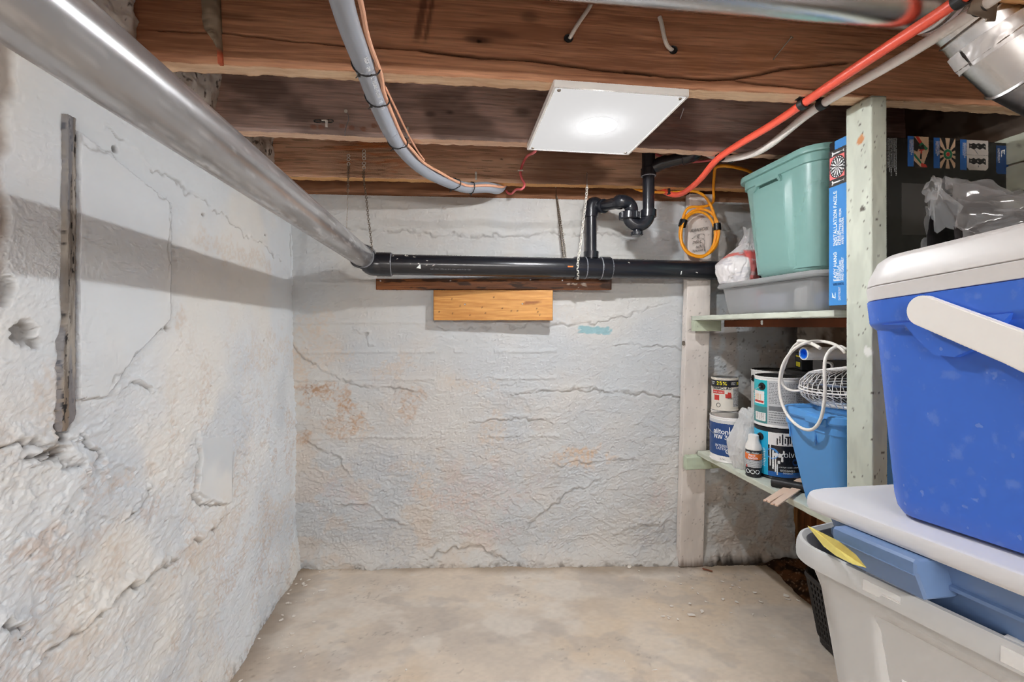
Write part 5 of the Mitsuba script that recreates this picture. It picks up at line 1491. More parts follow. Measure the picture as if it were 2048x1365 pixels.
x0, x1, y0, y1 = panel(key, 1992, 2016.5, 291, 348, 'ink_navy', .0, .006)
g = meshkit.text_mesh('EASTPOINT', .0065, .0005, False)
put(t + '__face_lettering', xf(g, FM(x0 + .005, y1 - .009, .0006) @ dn @ np.diag([.044 / g.bounds[1, 0], 1, 1, 1])), 'ink_white', False)
put(t + '__face_logo', lg(FM(x0 + .0165, y1 - .016, .0006) @ dn @ np.array([[1, -.35, 0, 0], [0, 1, 0, 0], [0, 0, 1, 0], [0, 0, 0, 1.]]) @ np.diag([.95, .6, 1, 1])), 'ink_white', False)
tx = []
for i, s_ in enumerate(['Officially sized 18 in bristle dartboard with steel tip darts', 'Easy hanging system with quick mounting hardware', 'Solid wood cabinet with chalk scoreboard', 'Includes six darts in two colours', 'Cible officielle de 45 cm en crin avec flechettes', 'Installation facile et rapide']):
    xx, yy = fpx(1791 - i * 3.2 + .4, 275)
    g = meshkit.text_mesh(s_, .0030, .0003); tx.append(xf(g, FM(xx, yy - .002, .0) @ dn @ np.diag([min(.112, .112 - .012 * (i % 3)) / g.bounds[1, 0], 1, 1, 1])))
put(t + '__face_lettering', cat_(tx), 'ink_white', False)

# -- clear bag over dark things behind the cooler
t = thing('plastic_bag', 'clear plastic bag with dark contents on the upper shelf behind the cooler', 'bag')
om = tr(1.185, 1.10, ZU + .002)
mat('bag_dark', (30, 28, 30), .6)
def drape(n, m, k, fold):
    # a bag lying along x: sections from its gathered end (left) to its full end (right)
    out = []
    for i, s in enumerate(np.linspace(0, 1, n)):
        x = -.150 + .36 * s
        hgt = (.292 - .05 * s - .055 * s * s) * k + .0 * s
        wid = (.050 + .085 * sst(0, .35, s)) * k
        a = np.linspace(0, np.pi, m)
        f1 = np.abs(np.sin(a * 9 + 5 * s + 3 * fbm(s * 3, a, 1.0, 2, 8))) ** .7 * (1 - .55 * s) + .5 * np.abs(np.sin(a * 17 - 7 * s)) * (1 - .5 * s)
        f2 = fbm(s * 9, a * 3, 2.0, 3, 9) - .5
        rr_ = 1 + fold * (.20 * (f1 - .6) + .22 * f2)
        out.append(np.stack([x + fold * .012 * (fbm(s * 12, a * 5, 4.0, 2, 6) - .5), -wid * np.cos(a) * rr_, np.maximum(hgt * np.sin(a) ** .75 * (1 + fold * (.09 * (f1 - .6) + .10 * f2)), 0)], 1))
    out = np.array(out)
    g, _, _ = grid(lambda U, V: out, np.arange(n), np.arange(m))
    return g
put(t + '__contents', xf(drape(30, 30, .86, .35), om), 'bag_dark', True)
put(t + '__film', xf(drape(150, 140, 1.0, 1.0), om), 'clear_film', True)
ea = np.arange(24) * 2 * np.pi / 24
kn = []
for s, rad in [(0, .036), (.3, .026), (.6, .016), (.8, .012), (1, .018), (1.15, .022)]:
    kn.append(np.stack([-.148 - .030 * s + 0 * ea, -.012 + rad * np.cos(ea) * (1 + .25 * np.sin(5 * ea)), .215 + .075 * min(s, 1) - .02 * max(s - 1, 0) * 6 + rad * np.sin(ea) * (1 + .25 * np.sin(5 * ea))], 1))
put(t + '__knot', xf(loft(kn, False, False), om), 'clear_film', True, label='gathered top of the bag')

# ------------------------------------------------------------------ lower shelf
ZS_ = ZL + .0005
def can(label, x, y, z, Rr, H, facing, wall, lid, parts, bail=True, ear=None, cat='paint can', group=None, open_top=False):
    """facing: degrees, where the front of the label points (0 = -y, towards the camera)"""
    t = thing('paint_can', label, cat, group)
    m = tr(x, y, z) @ yaw(facing)
    put(t + '__body', lathe([(0, .002), (Rr - .004, .002), (Rr - .002, 0), (Rr + .001, .001), (Rr + .0012, .005), (Rr - .0005, .007), (Rr - .0005, H - .007), (Rr + .0012, H - .005), (Rr + .001, H), (Rr - .006, H)], 48, m), wall)
    put(t + '__lid', lathe([(Rr - .004, H - .001), (Rr - .002, H + .0015), (Rr - .007, H + .002), (Rr - .011, H - .003), (Rr - .015, H - .006), (Rr - .019, H - .002), (Rr - .024, H - .0015), (0, H - .0015)], 48, m), lid, label='lid')
    for key, g, mt_, lb in parts:
        put(t + '__' + key, xf(g, m), mt_, False, label=lb)
    if ear is not None:
        for a in (ear, ear + 180):
            am = m @ yaw(a) @ np.array([[1, 0, 0, 0], [0, 0, -1, -Rr], [0, 1, 0, H * .80], [0, 0, 0, 1.]])
            put(t + '__ear', lathe([(.015, -.001), (.014, .003), (.009, .005), (.0055, .003), (.005, .007), (0, .008)], 24, am), 'black_plastic', label='round black handle ear')
    if bail:
        a0 = math.radians(ear if ear is not None else 90)
        th = np.linspace(0, math.pi, 40)
        hp_ = np.stack([(Rr + .008) * np.cos(th), -(Rr + .008) * np.sin(th) * .9, H * .80 - .45 * Rr * 1.1 * np.sin(th)], 1)
        rt2 = yaw((ear if ear is not None else -90) - 90 + 0)
        put(t + '__bail', xf(tube(hp_, .0013, 6), m @ yaw(ear - 90 if ear is not None else 0)), 'steel', label='wire handle')
    return t
CR, CHT = .0835, .192
mat('teal', (36, 176, 186), .35); mat('teal_dark', (66, 128, 130), .4); mat('cyan', (36, 172, 214), .35); mat('label_grey', (196, 198, 200), .5); mat('can_white', (232, 231, 229), .4); mat('can_navy', (30, 66, 122), .4); mat('label_slate', (112, 130, 150), .5); mat('can_black', (22, 24, 30), .35); mat('can_cream', (226, 220, 208), .45); mat('can_blue', (30, 96, 170), .35)
B = lambda s, h, a, z, R_=CR, t0=.0008, bold=False: bend(text(s, h, tr(math.radians(a) * R_, z, t0), .0004, bold), R_)
def lines(a0, a1, z0, z1, n, seed, R_=CR):
    r_ = np.random.default_rng(seed); out = []
    for z in np.linspace(z0, z1, n):
        a = a0
        while a < a1 - 2:
            w_ = r_.uniform(2, 7); b_ = min(a + w_, a1)
            out.append(patch(R_, a, b_, z, z + (z1 - z0) / n * .42, .0009, 1)); a = b_ + r_.uniform(.8, 2)
    return cat_(out)
def barcode(a0, a1, z0, z1, R_=CR):
    return cat_([patch(R_, a, a + w_, z0, z1, .0010, 1) for a, w_ in zip(np.linspace(a0, a1 - 1, 8), [.6, 1.2, .5, .9, .5, 1.3, .6, .8])])
xt, yt = 1.048, 1.79
fac = -math.degrees(math.atan2(xt, yt))
can('teal and black paint can with splash artwork, under the teal and white can', xt, yt, ZS_, CR, CHT, fac, 'can_black', 'abs_black_dull', [
    ('label', patch(CR, -95, -24, .012, CHT - .014, .0005), 'cyan', 'cyan label strip'), ('label', patch(CR, -24, 85, .012, CHT - .014, .0005), 'can_black', 'black label'),
    ('label', patch(CR, -24, 85, CHT - .062, CHT - .014, .0007), 'can_white', 'white label top'), ('label', patch(CR, -24, 85, .012, .030, .0007), 'can_blue', 'blue band at its foot'),
    ('picture', cat_([patch(CR, a, a + w_, z, z + h_, .0009, 2) for a, w_, z, h_ in [(-20, 3, .05, .08), (-14, 4, .04, .07), (-8, 3, .03, .06), (-10, 9, .09, .012), (0, 8, .086, .014), (6, 5, .07, .02), (-4, 3, .02, .04), (-2, 6, .062, .012), (10, 4, .098, .014)]]), 'can_white', 'white paint splash'),
    ('picture', bend(slab(disc(.021), .0006, tr(math.radians(-14) * CR, .098, .0006)), CR), 'spine_blue', 'blue disc'), ('picture', bend(slab(disc(.014), .0006, tr(math.radians(42) * CR, .070, .0006)), CR), 'ink_navy', 'dark blue badge'),
    ('lettering', cat_([B('evolve', .020, -10, .088), B('EGGSHELL', .0075, 4, .034, CR, .0009), B('COQUILLE', .0050, 10, .026, CR, .0009), B('100% ACRYLIC  PAINT + PRIMER', .0042, -12, .048), lines(-90, -30, .045, .110, 11, 4)]), 'ink_white', None),
    ('lettering', B('Ti', .026, 14, CHT - .052, CR, .0009, True), 'ink_black', None), ('lettering', cat_([patch(CR, -4 + 6 * k, -1 + 6 * k, CHT - .058 + .006 * (k % 2), CHT - .034 + .008 * (k % 3), .0009, 1) for k in range(12)]), 'can_black', None),
    ('barcode', patch(CR, -88, -62, .016, .044, .0008), 'can_white', None), ('barcode', barcode(-85, -65, .018, .042), 'ink_black', None)], True, -46)
can('teal and white paint can with fine print, on top of the teal and black can', xt + .002, yt + .004, ZS_ + CHT + .0025, CR, CHT, fac, 'can_white', 'abs_black_dull', [
    ('label', patch(CR, -95, -26, .012, CHT - .014, .0005), 'teal', 'teal label strip'), ('label', patch(CR, -95, -26, .012, .075, .0007), 'teal_dark', 'dark teal foot of the strip'), ('label', patch(CR, -26, 80, .012, CHT - .014, .0005), 'label_grey', 'pale grey label'),
    ('label', patch(CR, -22, 60, .064, .082, .0008), 'ink_grey', 'dark grey bar'), ('lettering', cat_([lines(-22, 40, .020, .056, 5, 8), lines(-22, 40, .092, .168, 14, 9), lines(44, 70, .03, .165, 20, 10)]), 'ink_grey', None),
    ('picture', patch(CR, -74, -34, .085, .135, .0008), 'can_white', 'small picture of a room'), ('picture', cat_([patch(CR, -66, -61, .100, .122, .001, 1), patch(CR, -58, -52, .096, .124, .001, 1), patch(CR, -48, -44, .100, .122, .001, 1)]), 'ink_tan', None), ('picture', patch(CR, -70, -36, .090, .098, .001), 'ink_red', None),
    ('barcode', patch(CR, -66, -30, .020, .052, .0009), 'can_white', None), ('barcode', barcode(-62, -34, .024, .050), 'ink_black', None)], True, -41)
# two white cans behind
xw, yw = 1.168, 2.045
for k in range(2):
    can(['white paint can behind the teal cans, lower of its stack', 'white paint can with a black lid rising behind the teal cans'][k], xw, yw, ZS_ + k * (CHT + .0025), CR, CHT, -30, 'can_white', 'abs_black_dull', [('lettering', cat_([B('W', .030, -50, .120, CR, .0008, True), B('WHITE', .010, -56, .10)]), 'ink_pink', None)], True, -60)
# blue can
xb_, yb_ = P(1461, 900, 1.995)[0], 1.995
can('navy blue paint can with a wire handle and bare metal lid beside the milky bag', xb_, yb_, ZS_, CR, CHT, -25, 'can_white', 'steel', [
    ('label', patch(CR, -110, 100, .028, CHT - .026, .0005), 'can_navy', 'navy blue label'), ('label', patch(CR, 12, 60, .036, .110, .0007), 'label_slate', 'slate panel of fine print'), ('label', patch(CR, -110, 100, CHT - .026, CHT - .012, .0006), 'label_grey', 'pale top band'),
    ('lettering', cat_([B('alitone', .019, -52, .122, CR, .0008, True), B('NW 300', .017, -50, .100, CR, .0008, True), B('INTERIOR', .010, -46, .066), B('LATEX', .010, -42, .054), lines(14, 58, .04, .10, 9, 22), lines(16, 40, .13, .15, 3, 23), cat_([patch(CR, -2 + 5 * k, -1 + 5 * k, .07, .12, .0008, 1) for k in range(2)]), patch(CR, -4, -2, .125, .155, .0008, 1)]), 'ink_white', None),
    ('picture', bend(cat_([tube(np.array([[.0085 * math.cos(q_) - .010, .050 + .0085 * math.sin(q_), .001] for q_ in np.linspace(0, 6.28, 24)]), .0018, 5), slab(disc(.003, 10), .0004, tr(-.010, .050, .0008))]), CR), 'ink_white', None), ('lettering', B('3.78 L', .006, -30, .012), 'ink_grey', None)], True, 72)
# cream can on a white can behind it
xc, yc = P(1450, 900, 2.128)[0], 2.132
can('white paint can mostly hidden behind the navy blue can', xc - .004, yc - .0, ZS_, .055, .190, -20, 'can_white', 'steel', [('lettering', B('O', .020, -70, .10, .055), 'ink_grey', None)], False)
CR2, CH2 = .0575, .150
can('small cream paint can with a black and yellow band, raised beside the leaning post', xc, yc, ZS_ + .1925, CR2, CH2, -18, 'can_cream', 'steel', [
    ('label', patch(CR2, -110, 110, CH2 - .040, CH2 - .010, .0006), 'can_black', 'black band'), ('label', patch(CR2, -64, -8, .078, .094, .0006), 'ink_red', 'red tag'), ('label', patch(CR2, 30, 95, .02, .104, .0006), 'label_grey', 'grey fine print panel'),
    ('lettering', cat_([B('25%', .0155, -44, CH2 - .031, CR2, .0008, True), B('25', .012, 50, CH2 - .030, CR2, .0008, True)]), 'ink_yellow', None), ('lettering', cat_([B('MORE', .005, -72, CH2 - .022, CR2, .0008), B('PLUS', .005, -72, CH2 - .030, CR2, .0008), B('BONUS', .005, 20, CH2 - .022, CR2, .0008), B('EXTRA', .005, 20, CH2 - .030, CR2, .0008), B('RUST PAINT', .006, -60, .082, CR2, .0008)]), 'ink_white', None),
    ('lettering', cat_([B('TREMCLAD', .0125, -72, .098, CR2, .0008, True), lines(32, 92, .024, .100, 14, 31, CR2), B('GLOSS', .006, 2, .056, CR2)]), 'ink_black', None),
    ('picture', cat_([patch(CR2, -54, -30, .048, .072, .0008), patch(CR2, -4, 22, .060, .078, .0008), patch(CR2, 6, 20, .072, .086, .0009)]), 'ink_red', 'red pictures'), ('picture', bend(tube(np.array([[.009 * math.cos(q_) - .034, .026 + .009 * math.sin(q_), .001] for q_ in np.linspace(0, 6.28, 24)]), .0010, 5), CR2), 'ink_black', None)], False)

# -- white plastic bag between the cans, spray can in front of it
t = thing('plastic_bag', 'milky white plastic bag standing between the navy can and the teal cans', 'bag')
bo = P(1491, 905, 1.868); bo[2] = ZS_
g = blob(33, .060, .046, .262, 6, .14, 2.0, .7); v = np.array(g.vertices)
k_ = 1.12 - .42 * sst(.10, .20, v[:, 2]) + .55 * sst(.19, .27, v[:, 2]); v[:, 0] *= k_; v[:, 0] += .02 * sst(.15, .27, v[:, 2])
f_ = 1 - np.abs(2 * fbm(v[:, 0] * 26 + v[:, 2] * 8, v[:, 1] * 20, v[:, 2] * 14, 3, 71) - 1)
g.vertices = v + np.array(g.vertex_normals) * (.007 * (f_ ** 3 - .3))[:, None]
v = np.array(g.vertices); v[:, 2] = np.maximum(v[:, 2], 0); g.vertices = v
put(t + '__film', xf(g, tr(*bo)), 'milky_film', True)
put(t + '__contents', lathe([(0, .004), (.030, .004), (.032, .02), (.032, .15), (.027, .17), (0, .172)], 32, tr(*(bo + [0, .005, 0]))), 'white_plastic')
t = thing('spray_can', 'small spray can with an orange and black label in front of the milky bag', 'spray can')
so = P(1507, 938, 1.772); so[2] = ZS_
SR = .0285
m = tr(*so) @ yaw(-28)
put(t + '__body', lathe([(0, .001), (SR - .002, 0), (SR, .003), (SR - .0008, .005), (SR - .0008, .098), (SR, .1), (SR - .002, .104)], 32, m), 'can_black')
put(t + '__cap', lathe([(SR - .001, .103), (SR + .0005, .105), (SR - .001, .120), (SR - .008, .135), (SR - .010, .158), (SR - .013, .160), (0, .160)], 32, m), 'white_plastic', label='pale cap')
for nm_, g, mt_ in [('label', patch(SR, -100, 100, .068, .090, .0005), 'ink_orange'), ('label', patch(SR, -100, 100, .038, .066, .0005), 'label_grey'), ('lettering', cat_([B('upli-Color', .0075, -62, .0905, SR, .0008, True), B('rfect', .0085, -40, .080, SR, .001, True), B('Match', .0085, -40, .070, SR, .001, True)]), 'ink_white'), ('lettering', lines(-70, 70, .042, .062, 4, 41, SR), 'ink_grey'), ('picture', cat_([bend(tube(np.array([[.007 * math.cos(q_) + dx_, .022 + .007 * math.sin(q_), .001] for q_ in np.linspace(0, 6.28, 20)]), .0012, 5), SR) for dx_ in (-.02, -.003, .014)]), 'ink_white'), ('picture', patch(SR, -60, -46, .036, .046, .0009), 'ink_red')]:
    put(t + '__' + nm_, xf(g, m), mt_, False)

# -- short black pipe and two wooden shims
pp0, pp1 = P(1543, 972, 1.655), P(1600, 962, 1.60)
pp0[2] = pp1[2] = ZL + .0165
dp = unit(pp1 - pp0)
q = np.array([pp0 + dp * s for s in np.linspace(0, .20, 12)])
ri = along(pp0, dp)
solo('pipe_offcut', 'short black pipe offcut lying on the lower shelf in front of the teal cans', 'pipe', lathe([(.0115, .12), (.0115, 0), (.0158, 0), (.0162, .001), (.0162, .119), (.0158, .12), (.0115, .12)], 28, ri), 'abs_black_dull')
mat('shim_wood', (226, 196, 172), .7)
for (ua, va, ub, vb, ya, yb, dz_, lb) in [(1533, 1005, 1596, 966, 1.60, 1.57, .002, 'pale wooden shim sticking out over the shelf edge, left of two'), (1548, 1012, 1599, 975, 1.555, 1.53, .007, 'pale wooden shim sticking out over the shelf edge, right of two')]:
    a_, b_ = P(ua, va, ya), P(ub, vb, yb)
    a_[2] = ZL + dz_ + .002; b_[2] = ZL + dz_ + .003
    a_[:2] = G(ua, va, a_[2] - EYE)[:2]; b_[:2] = G(ub, vb, b_[2] - EYE)[:2]
    L = np.linalg.norm(b_ - a_) + .05
    g = slab([(0, -.0105), (0, -.002), (.012, .0), (.002, .003), (.0, .0105), (L, .014), (L, -.014)], .004)
    solo('wood_shim', lb, 'shim', xf(g, frame(a_, b_ - a_, None, UP)), 'shim_wood', False, group=None)

# -- blue bin with lid
scene['bin_blue'] = {'type': 'twosided', 'b': {'type': 'principled', 'base_color': {'type': 'rgb', 'value': [float(x) for x in lin((82, 148, 212))]}, 'roughness': .36, 'specular': .5}}
t = thing('storage_bin', 'blue lidded plastic bin on the lower shelf with a white cable looped over it', 'bin')
bx = basis([1.112, 1.466, ZS_], unit(D + .05 * R))
BW_, BD_, BHH = .335, .245, .312
def boff(x, y, nx, ny, z):
    return -.004 * sst(BHH - .050, BHH - .056, z) if nx < -.5 else 0
lv = [(BW_ - .11, BD_ - .085, .03, 0), (BW_ - .09, BD_ - .068, .035, .002), (BW_ - .085, BD_ - .063, .036, .008)] + [(BW_ - .085 * (1 - k), BD_ - .063 * (1 - k), .036, .008 + (BHH - .065) * k) for k in np.linspace(.1, 1, 8)] + [(BW_ + .006, BD_ + .006, .04, BHH - .056), (BW_ + .006, BD_ + .006, .04, BHH - .024), (BW_ - .01, BD_ - .01, .034, BHH - .02)]
put(t + '__body', xf(loft(rings(lv, 8, 10), True, True), bx), 'bin_blue', 35)
put(t + '__lid', xf(loft(rings([(BW_ - .004, BD_ - .004, .04, BHH - .026), (BW_ + .020, BD_ + .020, .048, BHH - .025), (BW_ + .024, BD_ + .024, .05, BHH - .020), (BW_ + .018, BD_ + .018, .048, BHH - .002), (BW_ + .006, BD_ + .006, .044, BHH + .001), (BW_ - .02, BD_ - .02, .036, BHH - .0005), (BW_ - .035, BD_ - .035, .03, BHH - .007)], 8, 10), True, True), bx), 'bin_blue', 30, label='blue lid')
put(t + '__latch', xf(box(.016, .085, .026, .005), bx @ tr(-BW_ / 2 - .012, -.05, BHH - .020)), 'bin_blue', 40, label='raised lid tab')
put(t + '__rib', xf(cat_([box(.006, .005, .045, .002, tr(-BW_ / 2 + .001, y, BHH - .08)) for y in (.085, -.03)]), bx), 'bin_blue', False)

# -- fan guard lying on the bin
t = thing('desk_fan', 'white wire fan guard lying on the blue bin lid', 'fan')
fo = np.array([1.100, 1.465, ZS_ + BHH + .072])
tl = trimesh.transformations.rotation_matrix(math.radians(-4), [0, 1, 0]) 
fmx = np.eye(4); fmx[:3, 3] = fo; fmx = fmx @ tl
FR = .150
for k in range(44):
    a = 2 * math.pi * k / 44
    pr = [(FR, .0), (FR - .005, .022), (FR - .030, .048), (.030, .064)]
    for s_ in (1, -1):
        pts_ = [np.array([r_ * math.cos(a + .05 * (FR - r_) / FR * s_), r_ * math.sin(a + .05 * (FR - r_) / FR * s_), s_ * z_ + s_ * .001]) for r_, z_ in pr]
        put(t + '__wire', xf(tube(np.array(pts_), .0013, 5), fmx), 'white_gloss')
for r_, z_ in [(FR, 0), (FR - .003, .009), (FR - .003, -.009)]:
    put(t + '__ring', xf(ring([0, 0, z_], [0, 0, 1], r_, .0028 if z_ == 0 else .0015, 60, 8), fmx), 'white_gloss')
put(t + '__hub', xf(cat_([lathe([(0, .068), (.028, .067), (.032, .063), (.032, .060), (0, .060)], 28), lathe([(0, -.060), (.032, -.060), (.032, -.064), (0, -.068)], 28)]), fmx), 'white_gloss')
put(t + '__blade', xf(cat_([xf(slab(Polygon([(.012, -.012), (.085, -.038), (.095, 0), (.085, .038), (.012, .012)]), .002), yaw(120 * k) @ trimesh.transformations.rotation_matrix(.28, [1, 0, 0])) for k in range(3)] + [lathe([(0, -.016), (.016, -.016), (.018, .0), (.016, .014), (0, .016)], 20)]), fmx), 'label_grey', False)

# -- cable coil over the bin
def PL(u, v, x0):
    """on a plane parallel to the aisle, x0 metres right at depth 1.45"""
    a = (u - 1024) / FPX; Y = (x0 + .131 * 1.45) / (a + .131)
    return P(u, v, Y)
t = thing('white_cable', 'white cable hanging in a loop over the blue bin', 'cable')
xp = .915
ctl = [(1690, 706), (1670, 690), (1640, 683), (1612, 686), (1585, 702), (1566, 730), (1559, 765), (1562, 800), (1576, 832), (1600, 855), (1622, 860), (1638, 846), (1647, 815), (1650, 780), (1649, 745), (1653, 712), (1672, 694), (1692, 700)]
put(t + '__cable', tube(spline([PL(u, v, xp + (.05 if i < 3 else .06 * sst(14, 17, i))) for i, (u, v) in enumerate(ctl)], 130), .0048, 12), 'cable_white')
ctl = [(1598, 686), (1580, 706), (1567, 738), (1563, 758), (1570, 775), (1585, 782), (1602, 781), (1616, 772)]
put(t + '__cable', tube(spline([PL(u, v, xp + .02 + .012 * i) for i, (u, v) in enumerate(ctl)], 60), .0046, 12), 'cable_white')
put(t + '__cable', tube(spline([PL(u, v, xp + .015) for u, v in [(1596, 683), (1612, 684), (1628, 690), (1640, 697)]], 24), .0055, 10), 'cable_white')

# -- things stacked behind the bin
t = thing('grey_tote', 'pale tote with a dark lid edge standing behind the blue bin', 'tote')
gz = EYE - .176 - ZS_
gt = basis([1.285, 1.815, ZS_], D)
mat('tote_pale', (206, 200, 194), .5)
put(t + '__body', xf(loft(rings([(.24, .17, .03, 0), (.25, .18, .035, .004), (.275, .21, .04, gz - .02)], 6, 6), True, True), gt), 'tote_pale', 35)
put(t + '__lid', xf(loft(rings([(.28, .21, .04, gz - .022), (.295, .225, .045, gz - .020), (.295, .225, .045, gz - .004), (.285, .215, .04, gz)], 6, 6), True, True), gt), 'black_plastic', 30, label='black lid')
t = thing('small_box', 'small white and yellow product box on the black lid behind the white tube', 'box')
sb = basis([1.225, 1.775, EYE - .176 + .001], unit(D + .5 * R))
put(t + '__box', xf(boxat((-.03, -.06, 0), (.03, .06, .052), .002), sb), 'white_plastic', False)
sb2 = basis([1.190, 1.81, EYE - .176 + .001], unit(D + .5 * R))
t = thing('small_box', 'small black and yellow product box under the white cable loop', 'box')
put(t + '__box', xf(boxat((-.045, -.045, 0), (-.005, .05, .068), .002), sb2), 'carton_black', False)
put(t + '__label', xf(boxat((-.0458, -.03, .012), (-.0445, .03, .030), .0003), sb2), 'ink_yellow', False)
put(t + '__label', xf(boxat((-.0458, -.03, .050), (-.0445, .03, .056), .0003), sb2), 'ink_yellow', False)
t = thing('plastic_tube', 'white plastic tube with a bright blue open end above the fan', 'tube')
q0 = P(1607, 708, 1.62); q1 = q0 + unit([1, .10, -.0]) * .30
mt2 = along(q0, q1 - q0)
put(t + '__tube', lathe([(.0165, .30), (.0165, 0), (.0225, 0), (.0232, .001), (.0232, .30), (.0165, .30)], 36, mt2), 'white_gloss')
mat('bright_blue', (36, 126, 226), .4)
put(t + '__liner', lathe([(0, .03), (.0160, .02), (.0164, .001), (.0172, -.0006), (.0190, -.0006)], 30, mt2), 'bright_blue', label='bright blue inside')
t = thing('short_tube', 'short white tube with a dark open end under the large white tube', 'tube')
q0 = P(1655, 733, 1.60)
mt2 = along(q0, [.5, .6, .0])
put(t + '__tube', lathe([(.0095, .08), (.0095, 0), (.0145, 0), (.0145, .08), (.0095, .08)], 26, mt2), 'white_gloss')
put(t + '__bore_shade', lathe([(0, .02), (.0094, .019), (.0094, .002)], 20, mt2), 'ink_black')  # black plug stands for the shade inside the tube
# a dark carton carries the tubes
t = thing('carton', 'dark carton behind the fan carrying the white tube', 'box')
put(t + '__box', boxat((-.13, -.03, 0), (.13, .03, EYE - .1225 - ZS_ ), .003, basis([1.245, 1.655, ZS_], unit([0.05, 1, 0]))), 'carton_grey', False)

# ------------------------------------------------------------------ the stack at the right: grey tote, blue tote, cooler
scene['tote_grey'] = {'type': 'twosided', 'b': {'type': 'principled', 'base_color': {'type': 'rgb', 'value': [float(x) for x in lin((190, 191, 191))]}, 'roughness': .4, 'specular': .4}}
scene['lid_grey'] = {'type': 'twosided', 'b': {'type': 'principled', 'base_color': {'type': 'rgb', 'value': [float(x) for x in lin((206, 205, 206))]}, 'roughness': .38, 'specular': .45}}
scene['tote_blue'] = {'type': 'twosided', 'b': {'type': 'principled', 'base_color': {'type': 'rgb', 'value': [float(x) for x in lin((98, 124, 164))]}, 'roughness': .36, 'specular': .5}}
GD = unit([-.36, .933, 0]); GR = np.array([GD[1], -GD[0], 0])
gw, gl = .44, .66
corner = np.array([.578, .995, 0])
gc = corner + GR * gw / 2 - GD * gl / 2
gmx = basis(gc, GD)
RZ = EYE - .452
def groff(x, y, nx, ny, z):
    if nx < -.7:
        return -.016 * sst(.222, .208, abs(y + .065)) * sst(RZ - .087, RZ - .091, z)
    return 0.0
lv = [(gw - .24, gl - .24, .04, 0.0), (gw - .22, gl - .22, .045, .004), (gw - .215, gl - .215, .046, .015)] + [(gw - .215 + .13 * k, gl - .215 + .13 * k, .055, .015 + (RZ - .115) * k) for k in np.linspace(.06, 1, 14)] + [(gw - .080, gl - .080, .056, RZ - .092), (gw - .076, gl - .076, .058, RZ - .086), (gw - .064, gl - .064, .06, RZ - .066), (gw - .058, gl - .058, .062, RZ - .04)]
t = thing('grey_tote', 'large open grey tote on the floor at the right, under the blue tote', 'tote')
put(t + '__body', xf(loft(rings(lv, 10, 40, groff), True, False), gmx), 'tote_grey', 35)
rim = [(gw - .058, gl - .058, .062, RZ - .041), (gw - .002, gl - .002, .088, RZ - .040), (gw, gl, .09, RZ - .030), (gw - .002, gl - .002, .09, RZ - .012), (gw - .010, gl - .010, .086, RZ - .002), (gw - .022, gl - .022, .08, RZ), (gw - .038, gl - .038, .072, RZ - .006), (gw - .048, gl - .048, .068, RZ - .03), (gw - .10, gl - .10, .05, RZ - .12), (gw - .16, gl - .16, .05, RZ - .30), (gw - .24, gl - .24, .04, .012)]
put(t + '__rim', xf(loft(rings(rim, 10, 20), False, True), gmx), 'tote_grey', 30)
# clear packing tape over the rim
scene['packing_tape'] = {'type': 'twosided', 'b': {'type': 'principled', 'base_color': {'type': 'rgb', 'value': [float(x) for x in lin((214, 214, 212))]}, 'roughness': .22, 'specular': .6}}
for y0_, L_, dz0 in [(.155, .060, .030), (-.03, .115, .034), (-.16, .10, .03)]:
    n_ = 14; ys_2 = np.linspace(y0_, y0_ - L_, n_); rows = []
    for k, y_ in enumerate(ys_2):
        s_ = .010 * float(sst(.45, .55, k / (n_ - 1)))
        rows.append([(-(gw) / 2 + .019, y_, RZ + .0004), (-(gw) / 2 + .009, y_, RZ + .0002), (-(gw) / 2 + .0008, y_, RZ - .012), (-gw / 2 - .0006, y_, RZ - .024), (-gw / 2 - .0006, y_, RZ - dz0 + s_)])
    rows = np.array(rows)
    g, _, _ = grid(lambda U, V: rows, np.arange(n_), np.arange(5))
    put(t + '__tape', xf(g, gmx), 'packing_tape', True, label='strip of clear packing tape')
lab = gmx @ np.array([[0, 0, -1, -(gw - .2) / 2 - .0012], [-1, 0, 0, .03], [0, 1, 0, RZ * .62], [0, 0, 0, 1.]])
Lq = P(1812, 1350, .80)
inv = np.linalg.inv(gmx) @ np.append(Lq, 1)
zz_ = inv[2]
wz = (gw - .215 + .13 * min(max((zz_ - .015) / (RZ - .13), 0), 1)) / 2 - .016
lab[:3, 3] = (gmx @ np.array([-wz - .0012, inv[1], zz_, 1]))[:3]
put(t + '__label', slab([(-.02, -.05), (.02, -.05), (.02, .010), (-.02, .012)], .0008, lab), 'white_paper', False, label='white sticker')
put(t + '__sticker_print', cat_([slab([(-.012, -.012), (.010, -.018), (.012, -.014), (-.010, -.008)], .0006, lab @ tr(0, 0, .0008)), text('TOTE', .006, lab @ tr(-.012, -.030, .0008), .0005)]), 'ink_grey', False)

# blue tote with pale lid, sunk in at the far end
TD = unit([-.1406, .9832, -.082])
tm = basis([0, 0, 0], TD)
lidw, lidl = .43, .62
lc0 = np.array([.618, 1.018, EYE - .388])           # far aisle corner of the lid
o = lc0 + tm[:3, 0] * lidw / 2 - tm[:3, 1] * lidl / 2
tm[:3, 3] = o
t = thing('blue_tote', 'blue tote with a pale grey lid, wedged crookedly in the grey tote under the cooler', 'tote')
put(t + '__lid', xf(loft(rings([(lidw - .02, lidl - .02, .075, -.006), (lidw - .004, lidl - .004, .082, -.006), (lidw, lidl, .085, -.001), (lidw - .002, lidl - .002, .085, .012), (lidw - .010, lidl - .010, .081, .020), (lidw - .022, lidl - .022, .076, .0225), (lidw - .10, lidl - .10, .05, .0222), (lidw - .13, lidl - .13, .046, .0208), (lidw - .18, lidl - .18, .04, .0205)], 12, 10), True, True), tm), 'lid_grey', 30, label='pale grey lid')
